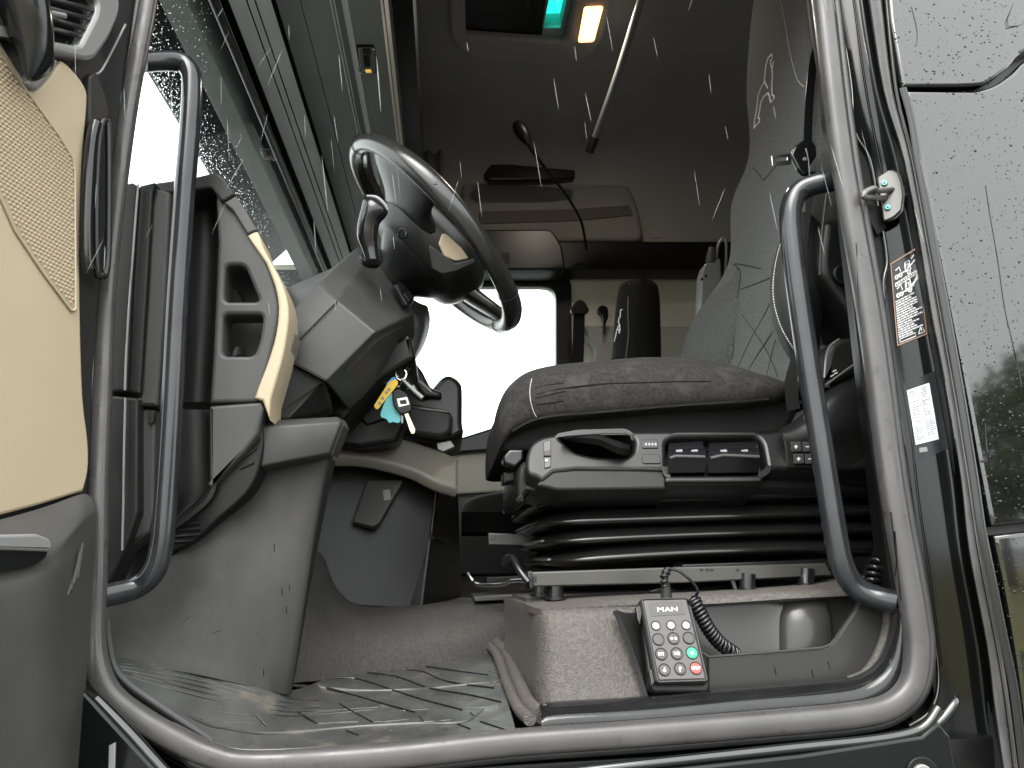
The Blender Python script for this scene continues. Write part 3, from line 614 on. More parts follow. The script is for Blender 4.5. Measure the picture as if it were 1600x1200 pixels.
# faceted steering column cowl
c = dict(i=(451, 491, 1.27), p=(442, 452, 1.42), q=(520, 418, 1.42), e=(499, 442, 1.31), d=(560, 385, 1.44), h=(567, 416, 1.40), g=(527, 470, 1.265), b=(441, 558, 1.25), j=(587, 519, 1.255), k=(646, 488, 1.47), m=(510, 596, 1.27), l=(600, 388, 1.50), u=(648, 530, 1.52), v=(604, 588, 1.46), w=(545, 640, 1.42), s=(424, 620, 1.27), t=(498, 600, 1.285), r=(490, 640, 1.30), z=(430, 655, 1.25))
c = {k: Y(*v) for k, v in c.items()}
cw = thing('column_cowl', 'faceted grey steering column cowl between dashboard and steering wheel', 'column cover', Y(540, 520, 1.4))
poly_mesh('cowl_shell', [[c['p'], c['q'], c['e'], c['i']], [c['q'], c['d'], c['e']], [c['e'], c['g'], c['b'], c['i']], [c['e'], c['d'], c['h'], c['g']], [c['d'], c['l'], c['h']], [c['h'], c['l'], c['k']], [c['g'], c['h'], c['k'], c['j']], [c['g'], c['j'], c['m'], c['b']], [c['j'], c['k'], c['u'], c['v'], c['w'], c['m']]], PG, cw, .05, .003)
poly_mesh('lower_cowl', [[Y(441, 560, 1.262), Y(508, 598, 1.28), Y(497, 604, 1.29), Y(450, 655, 1.27), Y(420, 655, 1.26)], [Y(508, 598, 1.28), Y(514, 636, 1.33), Y(500, 645, 1.33), Y(497, 604, 1.29)], [Y(497, 604, 1.29), Y(500, 645, 1.33), Y(450, 655, 1.27)]], PD, cw, .05, .003)
prism('cowl_filler', YP(1.56), [(424, 560), (600, 560), (628, 600), (640, 640), (620, 690), (560, 700), (500, 690), (424, 690)], .1, PB, cw, .01, 5)
prism('cowl_underside', YP(1.43), [(510, 596), (560, 560), (640, 520), (650, 560), (600, 590), (585, 604), (545, 648), (535, 660), (505, 640)], .2, PB, cw, .01, 5)
tube('cowl_joint', [Y(527, 470, 1.262), Y(484, 514, 1.255), Y(441, 558, 1.247)], .0012, PB, cw, 6)
tube('cowl_joint', [Y(441, 558, 1.247), Y(475, 577, 1.257), Y(510, 596, 1.266)], .0016, PB, cw, 6)
swp = P3(c['h'], c['k'], c['l'])
swb = prism('switch_bezel', swp.off(.022), [(617, 444), (625, 437), (648, 462), (647, 470), (641, 478), (636, 476)], .01, PBG, cw, .0015, 3)
for q in ([(620, 446), (626, 440), (634, 449), (629, 457)], [(631, 458), (636, 451), (645, 462), (641, 471)]): prism('rocker_switch', swp.off(.0245), q, .006, SOFT, swb, .0012, 2)
# light round shroud of the column towards the knees
net = [[Y(*p) for p in r] for r in ([(600, 400, 1.54), (640, 462, 1.54), (668, 478, 1.60)], [(630, 480, 1.52), (658, 496, 1.53), (672, 500, 1.62)], [(636, 505, 1.52), (658, 522, 1.53), (666, 530, 1.64)], [(620, 548, 1.50), (643, 560, 1.50), (650, 560, 1.62)], [(585, 592, 1.46), (606, 600, 1.47), (614, 596, 1.58)])]
sheet('column_shroud', net, PG, cw, 5, 5, .01)
# selector stalk
stk = thing('selector_stalk', 'black drive selector stalk standing on a round collar beside the steering wheel', 'stalk', Y(578, 405, 1.30))
kpl = P3(Y(560, 405, 1.345), Y(600, 405, 1.365), Y(580, 420, 1.33))
tube('collar', [kpl.hit(580, 404, .004)+kpl.ux*math.cos(t)*.017+kpl.uy*math.sin(t)*.017 for t in [2*math.pi*k/24 for k in range(24)]], .0042, PD, stk, 8, closed=True)
disc('collar_base', kpl, 580, 404, 14, .012, PB, stk, off=.003)
def ell(cx, cy, rx, ry, d, n=14, tilt=0):
    c_ = Y(cx, cy, d); s = d/FPX
    return [c_ + V((math.cos(t)*rx*s, math.sin(t)*ry*s, math.cos(t)*rx*s*tilt)) for t in [2*math.pi*k/n for k in range(n)]]
loft('knob', [ell(582, 408, 11, 11, 1.315), ell(578, 390, 13, 13, 1.315), ell(574, 372, 16, 15, 1.31), ell(576, 350, 19, 16, 1.305, tilt=.1), ell(584, 332, 22, 17, 1.30, tilt=-.2), ell(586, 320, 20, 15, 1.30, tilt=-.45), ell(584, 311, 11, 9, 1.30, tilt=-.4)], PBG, stk, 4)
tube('side_button', [Y(571, 330, 1.286), Y(565, 348, 1.288), Y(562, 368, 1.296)], [.002, .004, .002], SOFT, stk, 8, n=4)
tube('knob_trim', [Y(573, 306, 1.29), Y(588, 308, 1.287), Y(600, 318, 1.288), Y(606, 328, 1.29)], [.002, .003, .003, .002], SILV, stk, 8, n=4, flat=.6)

# ================================================================== STEERING WHEEL
WC = Y(679, 372, 1.50); A_ = R_(48)
wd_ = V((math.cos(A_), 0, -math.sin(A_))); wy = V((0, 1, 0)); wn = V((math.sin(A_), 0, math.cos(A_)))
whl = thing('steering_wheel', 'black leather steering wheel with thick wet rim and multifunction spokes', 'steering wheel', WC)
NW = 72; RR = .232
def wpt(r, a, h=0): return WC + wd_*(r*math.cos(a)) + wy*(r*math.sin(a)) + wn*h
bm = bmesh.new(); rings = []
for k in range(NW):
    a = 2*math.pi*k/NW; cen = wpt(RR, a); rad = (cen-WC).normalized(); s = .0184 + .0012*math.cos(4*a)
    rings.append([bm.verts.new(cen + rad*math.cos(t)*s + wn*math.sin(t)*s*1.12) for t in [2*math.pi*q/14 for q in range(14)]])
for k in range(NW):
    A, B = rings[k], rings[(k+1) % NW]
    for q in range(14): bm.faces.new((A[q], A[(q+1) % 14], B[(q+1) % 14], B[q]))
rim = bmo('rim', bm, LEA, whl, 60)
for a in (R_(-155), R_(155), R_(-25), R_(25), R_(205)):
    cen = wpt(RR, a); rad = (cen-WC).normalized()
    tube('rim_seam', [cen + rad*math.cos(t)*.0196 + wn*math.sin(t)*.0214 for t in [2*math.pi*q/20 for q in range(20)]], .0009, SEAMM, rim, 5, closed=True)
# hub: airbag cover and rear cowl
def hubring(r1, r2, h, n=24, sq=2.6): 
    out = []
    for k in range(n):
        a = 2*math.pi*k/n; ca, sa = math.cos(a), math.sin(a); m_ = (abs(ca)**sq+abs(sa)**sq)**(-1/sq)
        out.append(WC + wd_*(ca*m_*r1+.01) + wy*(sa*m_*r2) + wn*h)
    return out
loft('hub_cover', [hubring(.06, .06, -.085), hubring(.105, .10, -.072), hubring(.126, .122, -.035), hubring(.130, .126, .0), hubring(.115, .112, .02), hubring(.05, .05, .03)], SOFT, whl, 4)
loft('hub_back', [hubring(.03, .035, -.19), hubring(.038, .045, -.15), hubring(.05, .06, -.115), hubring(.084, .092, -.075), hubring(.09, .095, -.04)], PB, whl, 4)
def spoke(a0, w0, w1, r0=.085, r1=.222, mat_=SOFT):
    rad = wd_*math.cos(a0)+wy*math.sin(a0); tan = -wd_*math.sin(a0)+wy*math.cos(a0); secs = []
    for r, wv, h, th in ((r0, w0, -.028, .020), (r0+(r1-r0)*.35, w0*.82, -.022, .017), (r0+(r1-r0)*.7, (w0+w1)*.5, -.010, .013), (r1-.012, w1, -.002, .012), (r1+.008, w1*1.12, 0, .012)):
        secs.append([WC+rad*r+tan*(wv*math.copysign(abs(math.cos(t))**.7, math.cos(t)))+wn*(h+th*math.copysign(abs(math.sin(t))**.8, math.sin(t))) for t in [2*math.pi*k/14 for k in range(14)]])
    return loft('spoke', secs, mat_, whl, 4)
s1 = spoke(R_(-112), .085, .095); s2_ = spoke(R_(112), .085, .095); s3 = spoke(R_(14), .045, .034, mat_=LEA)
def wpl(h): return PL(WC+wn*h, -wn, wd_)
# beige/silver insert on the near spoke's lower edge, emblem dimple
ip = P3(Y(690, 385, 1.31), Y(720, 400, 1.33), Y(700, 345, 1.33))
prism('spoke_insert', P3(Y(690, 400, 1.335), Y(740, 400, 1.345), Y(700, 365, 1.325)), [(692, 364), (698, 366), (722, 388), (733, 404), (712, 408), (694, 400), (686, 380)], .01, BEI, whl, .002, 3)
prism('spoke_switch', P3(Y(690, 405, 1.33), Y(740, 405, 1.34), Y(700, 385, 1.32)), [(672, 384), (690, 396), (712, 412), (742, 405), (744, 410), (712, 424), (690, 428), (676, 420)], .012, PG, whl, .002, 3)
eb = P3(Y(622, 355, 1.345), Y(640, 365, 1.345), Y(625, 380, 1.35))
tube('hub_screw_recess', [eb.hit(629, 365, .006)+eb.ux*math.cos(t)*.008+eb.uy*math.sin(t)*.009 for t in [2*math.pi*k/14 for k in range(14)]], .0022, PB, whl, 6, closed=True)
# ================================================================== FLOOR, TUNNEL
FZ = 1.45
well = thing('footwell', 'grey grained footwell lining behind the rubber mat', 'floor lining', (-.1, 1.4, FZ))
mp = PL((0, 0, FZ), (0, 0, 1), V((0, 1, 0)))
net = [[(430, 850, 1.38), (482, 862, 1.44), (505, 868, 1.52), (545, 932, 1.80), (700, 934, 2.1), (800, 931, 2.1)],
       [(430, 930, 1.33), (478, 925, 1.40), (520, 938, 1.50), (575, 952, 1.60), (690, 943, 1.66), (800, 938, 1.67)],
       [(430, 965, 1.31), (480, 965, 1.38), (530, 970, 1.45), (600, 972, 1.51), (700, 962, 1.55), (800, 952, 1.57)],
       [(430, 1010, 1.30), (500, 1008, 1.37), (570, 1005, 1.43), (650, 1000, 1.475), (720, 990, 1.505), (800, 980, 1.54)],
       [(430, 1070, 1.28), (500, 1063, 1.345), (570, 1056, 1.405), (650, 1046, 1.455), (720, 1035, 1.49), (800, 1017, 1.53)]]
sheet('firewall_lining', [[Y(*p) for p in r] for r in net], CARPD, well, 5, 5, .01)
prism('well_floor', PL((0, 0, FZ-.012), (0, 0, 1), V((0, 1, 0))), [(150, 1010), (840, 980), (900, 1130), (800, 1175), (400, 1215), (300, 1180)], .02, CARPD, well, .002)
mat_ = thing('floor_mat', 'wet black rubber floor mat with ribbed pattern and dirt', 'floor mat', (-.1, 1.2, FZ))
mbk = [(176, 1027, 1.10), (230, 1032, 1.115), (320, 1051, 1.145), (440, 1080, 1.175), (520, 1058, 1.36), (600, 1049, 1.42), (690, 1037, 1.465), (772, 1019, 1.515)]
mfr = [(186, 1072, 1.045), (235, 1114, 1.04), (290, 1150, 1.04), (360, 1178, 1.04), (470, 1180, 1.04), (580, 1172, 1.04), (700, 1160, 1.04), (808, 1148, 1.04)]
def mlerp(a, b, t): return Y(a[0]+(b[0]-a[0])*t, a[1]+(b[1]-a[1])*t, 1/((1-t)/a[2]+t/b[2]))
msh = sheet('mat_sheet', [[mlerp(a, b, t) for a, b in zip(mbk, mfr)] for t in (0, .25, .5, .75, 1)], RUB, mat_, 6, 4, .008)
class _MP:
    def hit(s_, x, y, off=0): return on(msh, x, y, off*.5)
mp = _MP()
def rib(pts, r=.003, nm='rib'):
    r = r*.62
    return tube(nm, [mp.hit(x, y, .0004) for x, y in pts], r, RUB, mat_, 6, n=4, flat=1.0)
rib([(200, 1024), (300, 1046), (400, 1068), (440, 1079)], .004, 'mat_rim'); rib([(456, 1060), (560, 1050), (660, 1038), (766, 1017)], .0045, 'mat_rim'); rib([(768, 1018), (785, 1064), (802, 1112)], .0045, 'mat_rim')
rib([(292, 1118), (330, 1134), (352, 1138), (400, 1146), (470, 1144), (560, 1136), (650, 1131), (735, 1125), (800, 1112)], .0042, 'front_ridge')
for k in range(5): rib([(184+k*3, 1036+k*5), (260, 1046+k*7), (340, 1062+k*8.2), (420, 1085+k*7.5), (500, 1094+k*5.5), (590, 1096+k*3)][:6 if k > 2 else 5], .0013)
def groove(pts, r=.0022): return tube('groove', [mp.hit(x, y, .0003) for x, y in pts], r, PBG, mat_, 6, n=4, flat=.35, up=(0, 0, 1))
for q in (((665, 1042), (720, 1050), (763, 1055)), ((625, 1047), (660, 1050), (700, 1066), (772, 1076)), ((575, 1052), (620, 1058), (670, 1076), (730, 1086), (783, 1098)), ((520, 1060), (560, 1062), (610, 1078), (660, 1094), (722, 1110)), ((456, 1066), (500, 1072), (545, 1085), (590, 1098), (648, 1114))): groove(q)
for a, b in (((465, 1113), (495, 1131)), ((550, 1112), (582, 1129)), ((655, 1120), (662, 1128)), ((530, 1100), (550, 1112)), ((400, 1120), (416, 1136)), ((735, 1114), (742, 1121)), ((705, 1128), (735, 1140)), ((750, 1128), (792, 1142)), ((540, 1142), (560, 1150))): groove((a, b), .0018)
for pts in (((470, 1114), (495, 1113), (524, 1110)), ((498, 1131), (530, 1129), (560, 1128)), ((582, 1128), (612, 1127), (640, 1123)), ((662, 1128), (692, 1126), (722, 1123)), ((340, 1112), (370, 1116), (398, 1118)), ((348, 1128), (380, 1130), (412, 1130)), ((722, 1106), (750, 1106), (778, 1104)), ((610, 1112), (640, 1110), (670, 1108))): rib(pts, .0016, 'tread_block')
# raised grained moulding to the right of the mat
tube('mat_border', [Y(*q) for q in ((764, 1008, 1.53), (778, 1026, 1.43), (792, 1066, 1.27), (810, 1106, 1.13), (828, 1124, 1.06))], .0085, CARP, well, 10, n=5)
tube('mat_border', [Y(*q) for q in ((774, 1000, 1.54), (792, 1022, 1.43), (808, 1060, 1.27), (826, 1098, 1.14), (846, 1118, 1.07))], .0105, CARP, well, 10, n=5)

tun = thing('engine_tunnel', 'black engine tunnel box with taupe upper panel and small grey flap', 'console', Y(620, 900, 1.6))
prism('tunnel_box', P3(Y(500, 800, 1.66), Y(680, 800, 1.72), Y(600, 940, 1.655)), [(488, 690), (520, 700), (600, 710), (660, 730), (684, 748), (660, 950), (632, 952), (520, 945), (488, 935), (470, 880), (470, 690)], .5, PB, tun, .004, 3)
prism('tunnel_side', P3(Y(690, 800, 1.76), Y(720, 800, 1.86), Y(690, 930, 1.74)), [(684, 757), (700, 762), (717, 770), (722, 934), (660, 948)], .3, PB, tun, .006, 3)
tube('side_joint', [Y(676, 840, 1.71), Y(690, 846, 1.745), Y(704, 848, 1.80)], .003, SOFT, tun, 6)
tube('box_seam', [Y(682, 760, 1.712), Y(672, 850, 1.712), Y(661, 940, 1.705)], .0018, PG, tun, 6)
prism('upper_panel', P3(Y(540, 700, 1.62), Y(716, 720, 1.72), Y(620, 690, 1.70)), s2([(540, 648), (557, 639), (582, 664), (602, 677), (640, 687), (685, 702), (717, 716)], 3)+[(717, 760)]+s2([(717, 762), (682, 751), (640, 731), (575, 715), (519, 713)], 3), .03, TAUPE, tun, .008)
flp = P3(Y(560, 800, 1.66), Y(620, 760, 1.68), Y(580, 818, 1.648))
fl = prism('access_flap', flp.off(.004), [(551, 815), (573, 752), (576, 750), (630, 750), (592, 817), (582, 822)], .02, PG, tun, .003, 3)
prism('flap_tag', flp.off(.0055), [(598, 766), (609, 764), (611, 780), (600, 782)], .004, SILV, fl, .0006, 2)
prism('cover_plate', P3(Y(500, 800, 1.656), Y(680, 800, 1.716), Y(600, 940, 1.651)), [(525, 724), (552, 724), (549, 744), (528, 747)], .006, SOFT, tun, .001, 3)
# black console tray with cup holder behind the keys
tray = thing('console_tray', 'black moulded tray and handbrake console beyond the bunch of keys', 'console tray', Y(660, 640, 1.75))
prism('tray_base', YP(1.72), s2([(570, 610), (580, 640), (600, 668), (640, 682), (690, 690), (716, 682), (724, 674), (722, 660), (722, 610), (718, 596), (704, 586), (690, 590), (676, 606), (660, 620), (640, 606), (620, 600)], 3), .3, SOFT, tray, .012)
prism('tray_front', YP(1.68), [(624, 632), (650, 630), (700, 640), (708, 650), (706, 676), (690, 684), (640, 678), (626, 660)], .06, PD, tray, .01, 6)
prism('tray_slot', YP(1.677), [(644, 634), (700, 642), (702, 645), (644, 638)], .01, PBG, tray, .001)
prism('tray_grip', YP(1.70), [(636, 566), (646, 562), (660, 580), (672, 604), (690, 612), (690, 622), (660, 620), (640, 590)], .1, SOFT, tray, .008, 4)
tube('chrome_bar', [Y(650, 592, 1.66), Y(664, 604, 1.66), Y(674, 613, 1.66)], .004, SILV, tray, 8); tube('chrome_bar', [Y(630, 598, 1.64), Y(644, 608, 1.64), Y(656, 620, 1.64)], .0035, CHR, tray, 8)
tube('column_foot', [Y(582, 588, 1.6), Y(586, 605, 1.6), Y(600, 615, 1.6)], [.016, .013, .02], PB, tray, 10, n=3)
prism('ashtray_socket', YP(1.55), [(556, 590), (606, 598), (610, 652), (572, 664), (552, 640)], .05, PB, tray, .004, 3)
prism('tunnel_latch', YP(1.72), [(682, 692), (704, 688), (711, 698), (692, 706), (684, 702)], .05, SILV, tun, .002, 2)

# ================================================================== KEYS
kx = 1.44
ring = thing('key_bunch', 'bunch of keys hanging from the ignition below the steering column', 'keys', Y(625, 580, kx))
tube('key_ring', [Y(627, 585, kx)+V((math.cos(t)*.010, math.sin(t)*.004, math.sin(t)*.012)) for t in [2*math.pi*k/20 for k in range(20)]], .0011, CHR, ring, 6, closed=True)
tube('split_ring', [Y(622, 596, kx)+V((math.cos(t)*.006, math.sin(t)*.006, math.sin(t)*.012)) for t in [2*math.pi*k/20 for k in range(20)]], .001, CHR, ring, 6, closed=True)
tube('ignition_barrel', [Y(636, 566, kx+.05), Y(630, 576, kx+.02), Y(626, 582, kx)], [.013, .011, .006], PBG, ring, 12)
kh = prism('key_head', YP(kx-.012), s2([(613, 612), (622, 608), (634, 614), (642, 630), (643, 641), (634, 646), (624, 646), (615, 632)], 3, True), .009, PB, ring, .0025)
prism('key_badge', YP(kx-.0132), [(620, 623), (636, 620), (640, 632), (623, 636)], .002, WHT, kh, .0005, 1, holes=[[(624, 626), (634, 624), (636, 631), (626, 632)]])
prism('key_blade', YP(kx-.009), [(631, 645), (637, 644), (649, 671), (648, 677), (643, 678), (640, 672)], .0025, BRASS, ring, .0006, 1)
prism('small_key', YP(kx-.004), [(626, 648), (630, 650), (630, 661), (627, 661)], .002, SILV, ring, .0005)
tube('key_fob', [Y(628, 592, kx-.01), Y(642, 606, kx-.012), Y(660, 622, kx-.012)], [.003, .004, .0045], SILV, ring, 10, n=3)
yt = prism('yellow_tag', YP(kx-.005), [(584, 634), (608, 596), (618, 592), (622, 596), (621, 602), (596, 632), (592, 638), (588, 640)], .002, YEL, ring, .0005, 2)
for q in ((593, 630), (598, 622), (604, 613), (608, 608)): prism('tag_mark', YP(kx-.0065), [(q[0]-2.5, q[1]-1), (q[0]+1, q[1]-3), (q[0]+2.5, q[1]+1), (q[0]-1, q[1]+3)], .0008, INK, yt, .0002)
prism('blue_tag', YP(kx), [(603, 600), (612, 590), (621, 588), (618, 596), (608, 606), (604, 607)], .002, BLU, ring, .0005, 2)
prism('teal_tag', YP(kx-.002), s2([(603, 624), (609, 614), (618, 620), (624, 645), (626, 656), (622, 661), (614, 659), (608, 661), (604, 655), (596, 652), (595, 644)], 2, True), .002, TEAL, ring, .0005)

# ================================================================== SEAT PODIUM WITH POCKET AND REMOTE
pod = thing('seat_podium', 'beige grey grained seat podium with dark storage pocket beside the sill', 'seat podium', (.4, 1.3, FZ))
net = [[(786, 936, 1.46), (800, 934, 1.38), (820, 940, 1.27), (846, 948, 1.16), (880, 950, 1.145), (960, 948, 1.15), (1010, 946, 1.15)],
       [(788, 946, 1.45), (802, 946, 1.36), (822, 950, 1.24), (846, 962, 1.135), (890, 962, 1.12), (965, 956, 1.125), (1012, 956, 1.14)],
       [(790, 985, 1.44), (806, 994, 1.34), (826, 1002, 1.22), (846, 1020, 1.125), (890, 1014, 1.105), (985, 1000, 1.115), (1020, 1000, 1.14)],
       [(786, 1024, 1.43), (806, 1042, 1.32), (828, 1060, 1.19), (846, 1074, 1.115), (890, 1070, 1.095), (1000, 1052, 1.105), (1020, 1050, 1.14)],
       [(786, 1060, 1.42), (812, 1080, 1.30), (836, 1106, 1.16), (849, 1116, 1.105), (890, 1116, 1.085), (1014, 1100, 1.09), (1030, 1100, 1.14)]]
pf = sheet('podium_front', [[Y(*p) for p in r] for r in net], CARP, pod, 5, 5, .012)
# top of the podium
ptp = [[(822, 944, 1.20), (960, 936, 1.17), (1100, 931, 1.16), (1240, 922, 1.155), (1345, 915, 1.15), (1392, 914, 1.14)], [(822, 934, 1.27), (960, 928, 1.25), (1100, 922, 1.24), (1240, 913, 1.23), (1350, 900, 1.23), (1392, 896, 1.22)], [(800, 928, 1.5), (960, 922, 1.5), (1100, 916, 1.5), (1240, 908, 1.5), (1350, 896, 1.5), (1392, 892, 1.5)]]
front_edge = [(846, 952, 1.135), (962, 946, 1.14), (1100, 944, 1.145), (1240, 935, 1.14), (1345, 930, 1.14), (1392, 926, 1.13)]
sheet('podium_top', [[Y(*p) for p in r] for r in [front_edge]+ptp], CARP, pod, 5, 3, .01)
# dark insert: holder left of the remote and pocket on the right
sheet('remote_holder', [[Y(*p) for p in r] for r in ([(962, 953, 1.10), (985, 958, 1.12), (1006, 952, 1.13)], [(978, 985, 1.092), (1000, 990, 1.12), (1020, 985, 1.13)], [(998, 1040, 1.086), (1018, 1040, 1.12), (1034, 1040, 1.13)], [(1013, 1090, 1.078), (1026, 1092, 1.11), (1040, 1092, 1.13)])], PD, pod, 4, 4, .006)
sheet('pocket_back', [[Y(*p) for p in r] for r in ([(1060, 950, 1.16), (1110, 945, 1.165), (1200, 939, 1.17), (1240, 936, 1.165), (1290, 932, 1.17), (1345, 928, 1.17), (1400, 926, 1.16)], [(1060, 1010, 1.155), (1110, 1000, 1.16), (1200, 985, 1.165), (1240, 980, 1.155), (1290, 976, 1.165), (1345, 972, 1.165), (1400, 970, 1.15)], [(1060, 1090, 1.15), (1110, 1085, 1.15), (1200, 1080, 1.15), (1240, 1076, 1.15), (1290, 1070, 1.15), (1345, 1064, 1.15), (1400, 1060, 1.14)])], POK, pod, 4, 4, .006)
loft('cup_bulge', [[V((p.x+math.cos(t)*rx, p.y+.01-math.sin(t)*.022*k, p.z)) for t in [math.pi*q/12 for q in range(13)]] for p, rx, k in ((Y(1262, 932, 1.16), .030, .1), (Y(1262, 943, 1.158), .034, .7), (Y(1262, 960, 1.155), .039, 1.0), (Y(1263, 985, 1.152), .041, 1.1), (Y(1264, 1020, 1.150), .043, 1.15), (Y(1264, 1060, 1.148), .045, 1.2))], POK, pod, 3)
pfr = [(1107, 1027), (1292, 1011), (1304, 1003), (1347, 939), (1398, 932), (1396, 975), (1384, 1015), (1364, 1044), (1345, 1059), (1300, 1068), (1107, 1082)]
prism('pocket_front', YP(1.095), pfr, .012, POK, pod, .0025, 4)
tube('pocket_rim', [Y(x, y, 1.094) for x, y in ((1092, 1016), (1107, 1026), (1200, 1019), (1284, 1012), (1296, 1008), (1306, 999), (1347, 938), (1338, 930))], .0016, PG, pod, 6)
prism('pocket_side', YP(1.10), [(1086, 1010), (1107, 1027), (1107, 1085), (1090, 1085)], .05, PD, pod, .002)
tube('podium_border', [Y(x, y, 1.087) for x, y in ((1386, 930), (1387, 960), (1381, 995), (1367, 1030), (1350, 1052), (1325, 1063))], .0055, CARP, pod, 8, n=4, flat=1.4)
for q in ((1210, 1042), (1268, 1046), (1294, 1033)): tube('scratch_mark', [Y(q[0], q[1], 1.0945), Y(q[0]+3, q[1]+13, 1.0945)], .0006, PB, pod, 5)

# remote
A, B, C_ = Y(1002, 936, 1.092), Y(1077, 934, 1.092), Y(1026, 1065, 1.052)
rpn = P3(A, B, C_)
rem = thing('remote_control', 'grey cabled keypad remote with green and red buttons clipped on the podium', 'remote control', Y(1060, 1085, 1.07))
body = prism('housing', rpn, [(1000, 938), (1004, 934), (1073, 932), (1079, 936), (1108, 1062), (1105, 1067), (1030, 1068), (1023, 1064)], .026, PD, rem, .004, 3)
prism('face_plate', rpn.off(.0012), [(1005, 938), (1072, 936.5), (1102, 1060), (1030, 1062)], .002, BTNF, rem, .0005, 3)
tube('face_rim', [rpn.hit(x, y, .001) for x, y in rnd([(1003, 936), (1075, 934.5), (1105, 1063), (1028, 1065.5)], 4)], .0011, PG, rem, 6, closed=True)
prism('remote_holder_clip', rpn.off(-.012), [(998, 940), (1004, 934), (1078, 936), (1110, 1070), (1106, 1082), (1024, 1082), (1014, 1074)], .02, PB, rem, .004, 4)
for q in ([(993, 948), (1001, 944), (1004, 958), (1000, 976), (996, 968)], [(1014, 1048), (1019, 1044), (1024, 1066), (1018, 1072)]): prism('clip_lug', rpn.off(-.002), q, .014, PBG, rem, .0015, 2)
fp_ = prism('name_plate', rpn.off(.0017), [(1014, 942.5), (1066.5, 940), (1070.5, 960), (1017.5, 963)], .0012, BTN, rem, .0003, 1)
text('lettering', 'MAN', rpn.off(.0019), 1043, 952.3, 7.0, WHT, fp_, .0002, R_(-1.0), 0, 1.6)
f2 = rpn.off(.0015)
rows = [((1025, 977.6), (1048.7, 976.8), (1072.4, 976.8)), ((1028.9, 999), (1052.6, 997.4), (1076.4, 996.9)), ((1033.3, 1021.9), (1057.7, 1021.1), (1081.6, 1020)), ((1038.4, 1046.5), (1062.9, 1044.9), (1087.5, 1044))]
lab = [['', '', ''], ['', '••', ''], ['M1', 'M2', '•'], ['↓', '↑', 'STOP']]
for r, row in enumerate(rows):
    for k, (x, y) in enumerate(row):
        m_ = BTNW if r == 0 else GRN if (r, k) == (2, 2) else RED if (r, k) == (3, 2) else BTN
        rad = 6.0 if r == 0 else 8.2
        b = disc('button', f2, x, y, rad, .004, m_, rem, .0007, off=.0016, seg=18)
        if m_ is GRN: b['label'] = 'green button'
        if m_ is RED: b['label'] = 'red STOP button'
        pc = f2.hit(x, y, .0004); rr_ = (f2.hit(x+rad+.9, y)-f2.hit(x, y)).length
        tube('button_ring', [pc+rpn.ux*math.cos(t)*rr_+rpn.uy*math.sin(t)*rr_ for t in [2*math.pi*q/20 for q in range(20)]], .0006, BTNR, b, 5, closed=True)
        s = lab[r][k]
        if s in ('↓', '↑'):
            d = 1 if s == '↓' else -1
            prism('legend', f2.off(.0019), [(x-3, y+d*.5), (x-.8, y+d*.5), (x-.8, y-d*4), (x+.8, y-d*4), (x+.8, y+d*.5), (x+3, y+d*.5), (x, y+d*4)], .0006, WHT, b, .0001)
        elif s == '•': disc('legend', f2, x, y, 2.6, .0006, WHT, b, .0001, off=.0019, seg=10)
        elif s == '••':
            for dx in (-3, 3): disc('legend', f2, x+dx, y, 2.0, .0006, WHT, b, .0001, off=.0019, seg=10)
        elif s: text('legend', s, f2.off(.0017), x, y, 4.6 if s == 'STOP' else 5.6, WHT, b, .0002, R_(-1), .00008, 1.0)
# coiled cord
cord = thing('spiral_cable', 'black coiled cord running from the remote down into the pocket', 'cord', Y(1085, 920, 1.09))
tube('plug', [rpn.hit(1041, 936, -.012), rpn.hit(1041, 922, -.010), rpn.hit(1040, 910, -.008)], [.0085, .0072, .0052], PD, cord, 12, n=3)
tube('plug_relief', [Y(1040, 912, 1.08), Y(1039, 896, 1.08), Y(1043, 889, 1.082)], .0042, PB, cord, 8, n=3)
def coil(name, path, R, r, turns, m_, par):
    P_ = spl(path, 24); N = int(turns*14); pts = []
    for i in range(N+1):
        u = i/N*(len(P_)-1); k = min(int(u), len(P_)-2); p = P_[k].lerp(P_[k+1], u-k); t = (P_[k+1]-P_[k]).normalized()
        a = V((0, 1, 0)); b1 = (a-t*a.dot(t)).normalized(); b2 = t.cross(b1); w_ = i/N*turns*2*math.pi
        e = min(1, i/14+.2, (N-i)/14+.2)
        pts.append(p + (b1*math.cos(w_)+b2*math.sin(w_))*R*e)
    return tube(name, pts, r, m_, par, 7)
coil('coil', [Y(1038, 918, 1.08), Y(1038, 900, 1.08), Y(1046, 889, 1.085)], .0042, .0020, 5, PBG, cord)
tube('lead', [Y(1046, 889, 1.085), Y(1060, 892, 1.085), Y(1076, 904, 1.085), Y(1087, 916, 1.088), Y(1090, 926, 1.09), Y(1084, 934, 1.098)], .0021, PBG, cord, 8, n=5)
coil('coil', [Y(1082, 934, 1.09), Y(1094, 958, 1.09), Y(1108, 984, 1.095), Y(1126, 1006, 1.105), Y(1152, 1024, 1.12)], .0082, .0026, 19, PBG, cord)
hose = thing('coiled_hose', 'black coiled hose rising beside the right grab handle', 'hose', Y(1365, 910, 1.13))
coil('coil', [Y(1360, 930, 1.14), Y(1364, 905, 1.14), Y(1372, 880, 1.14), Y(1392, 850, 1.14)], .0115, .0042, 8, PBG, hose)
# ================================================================== DRIVER SEAT
seat = thing('driver_seat', 'grey fabric air suspended driver seat with black bellows and control panel', 'seat', (.45, 1.5, 1.6))
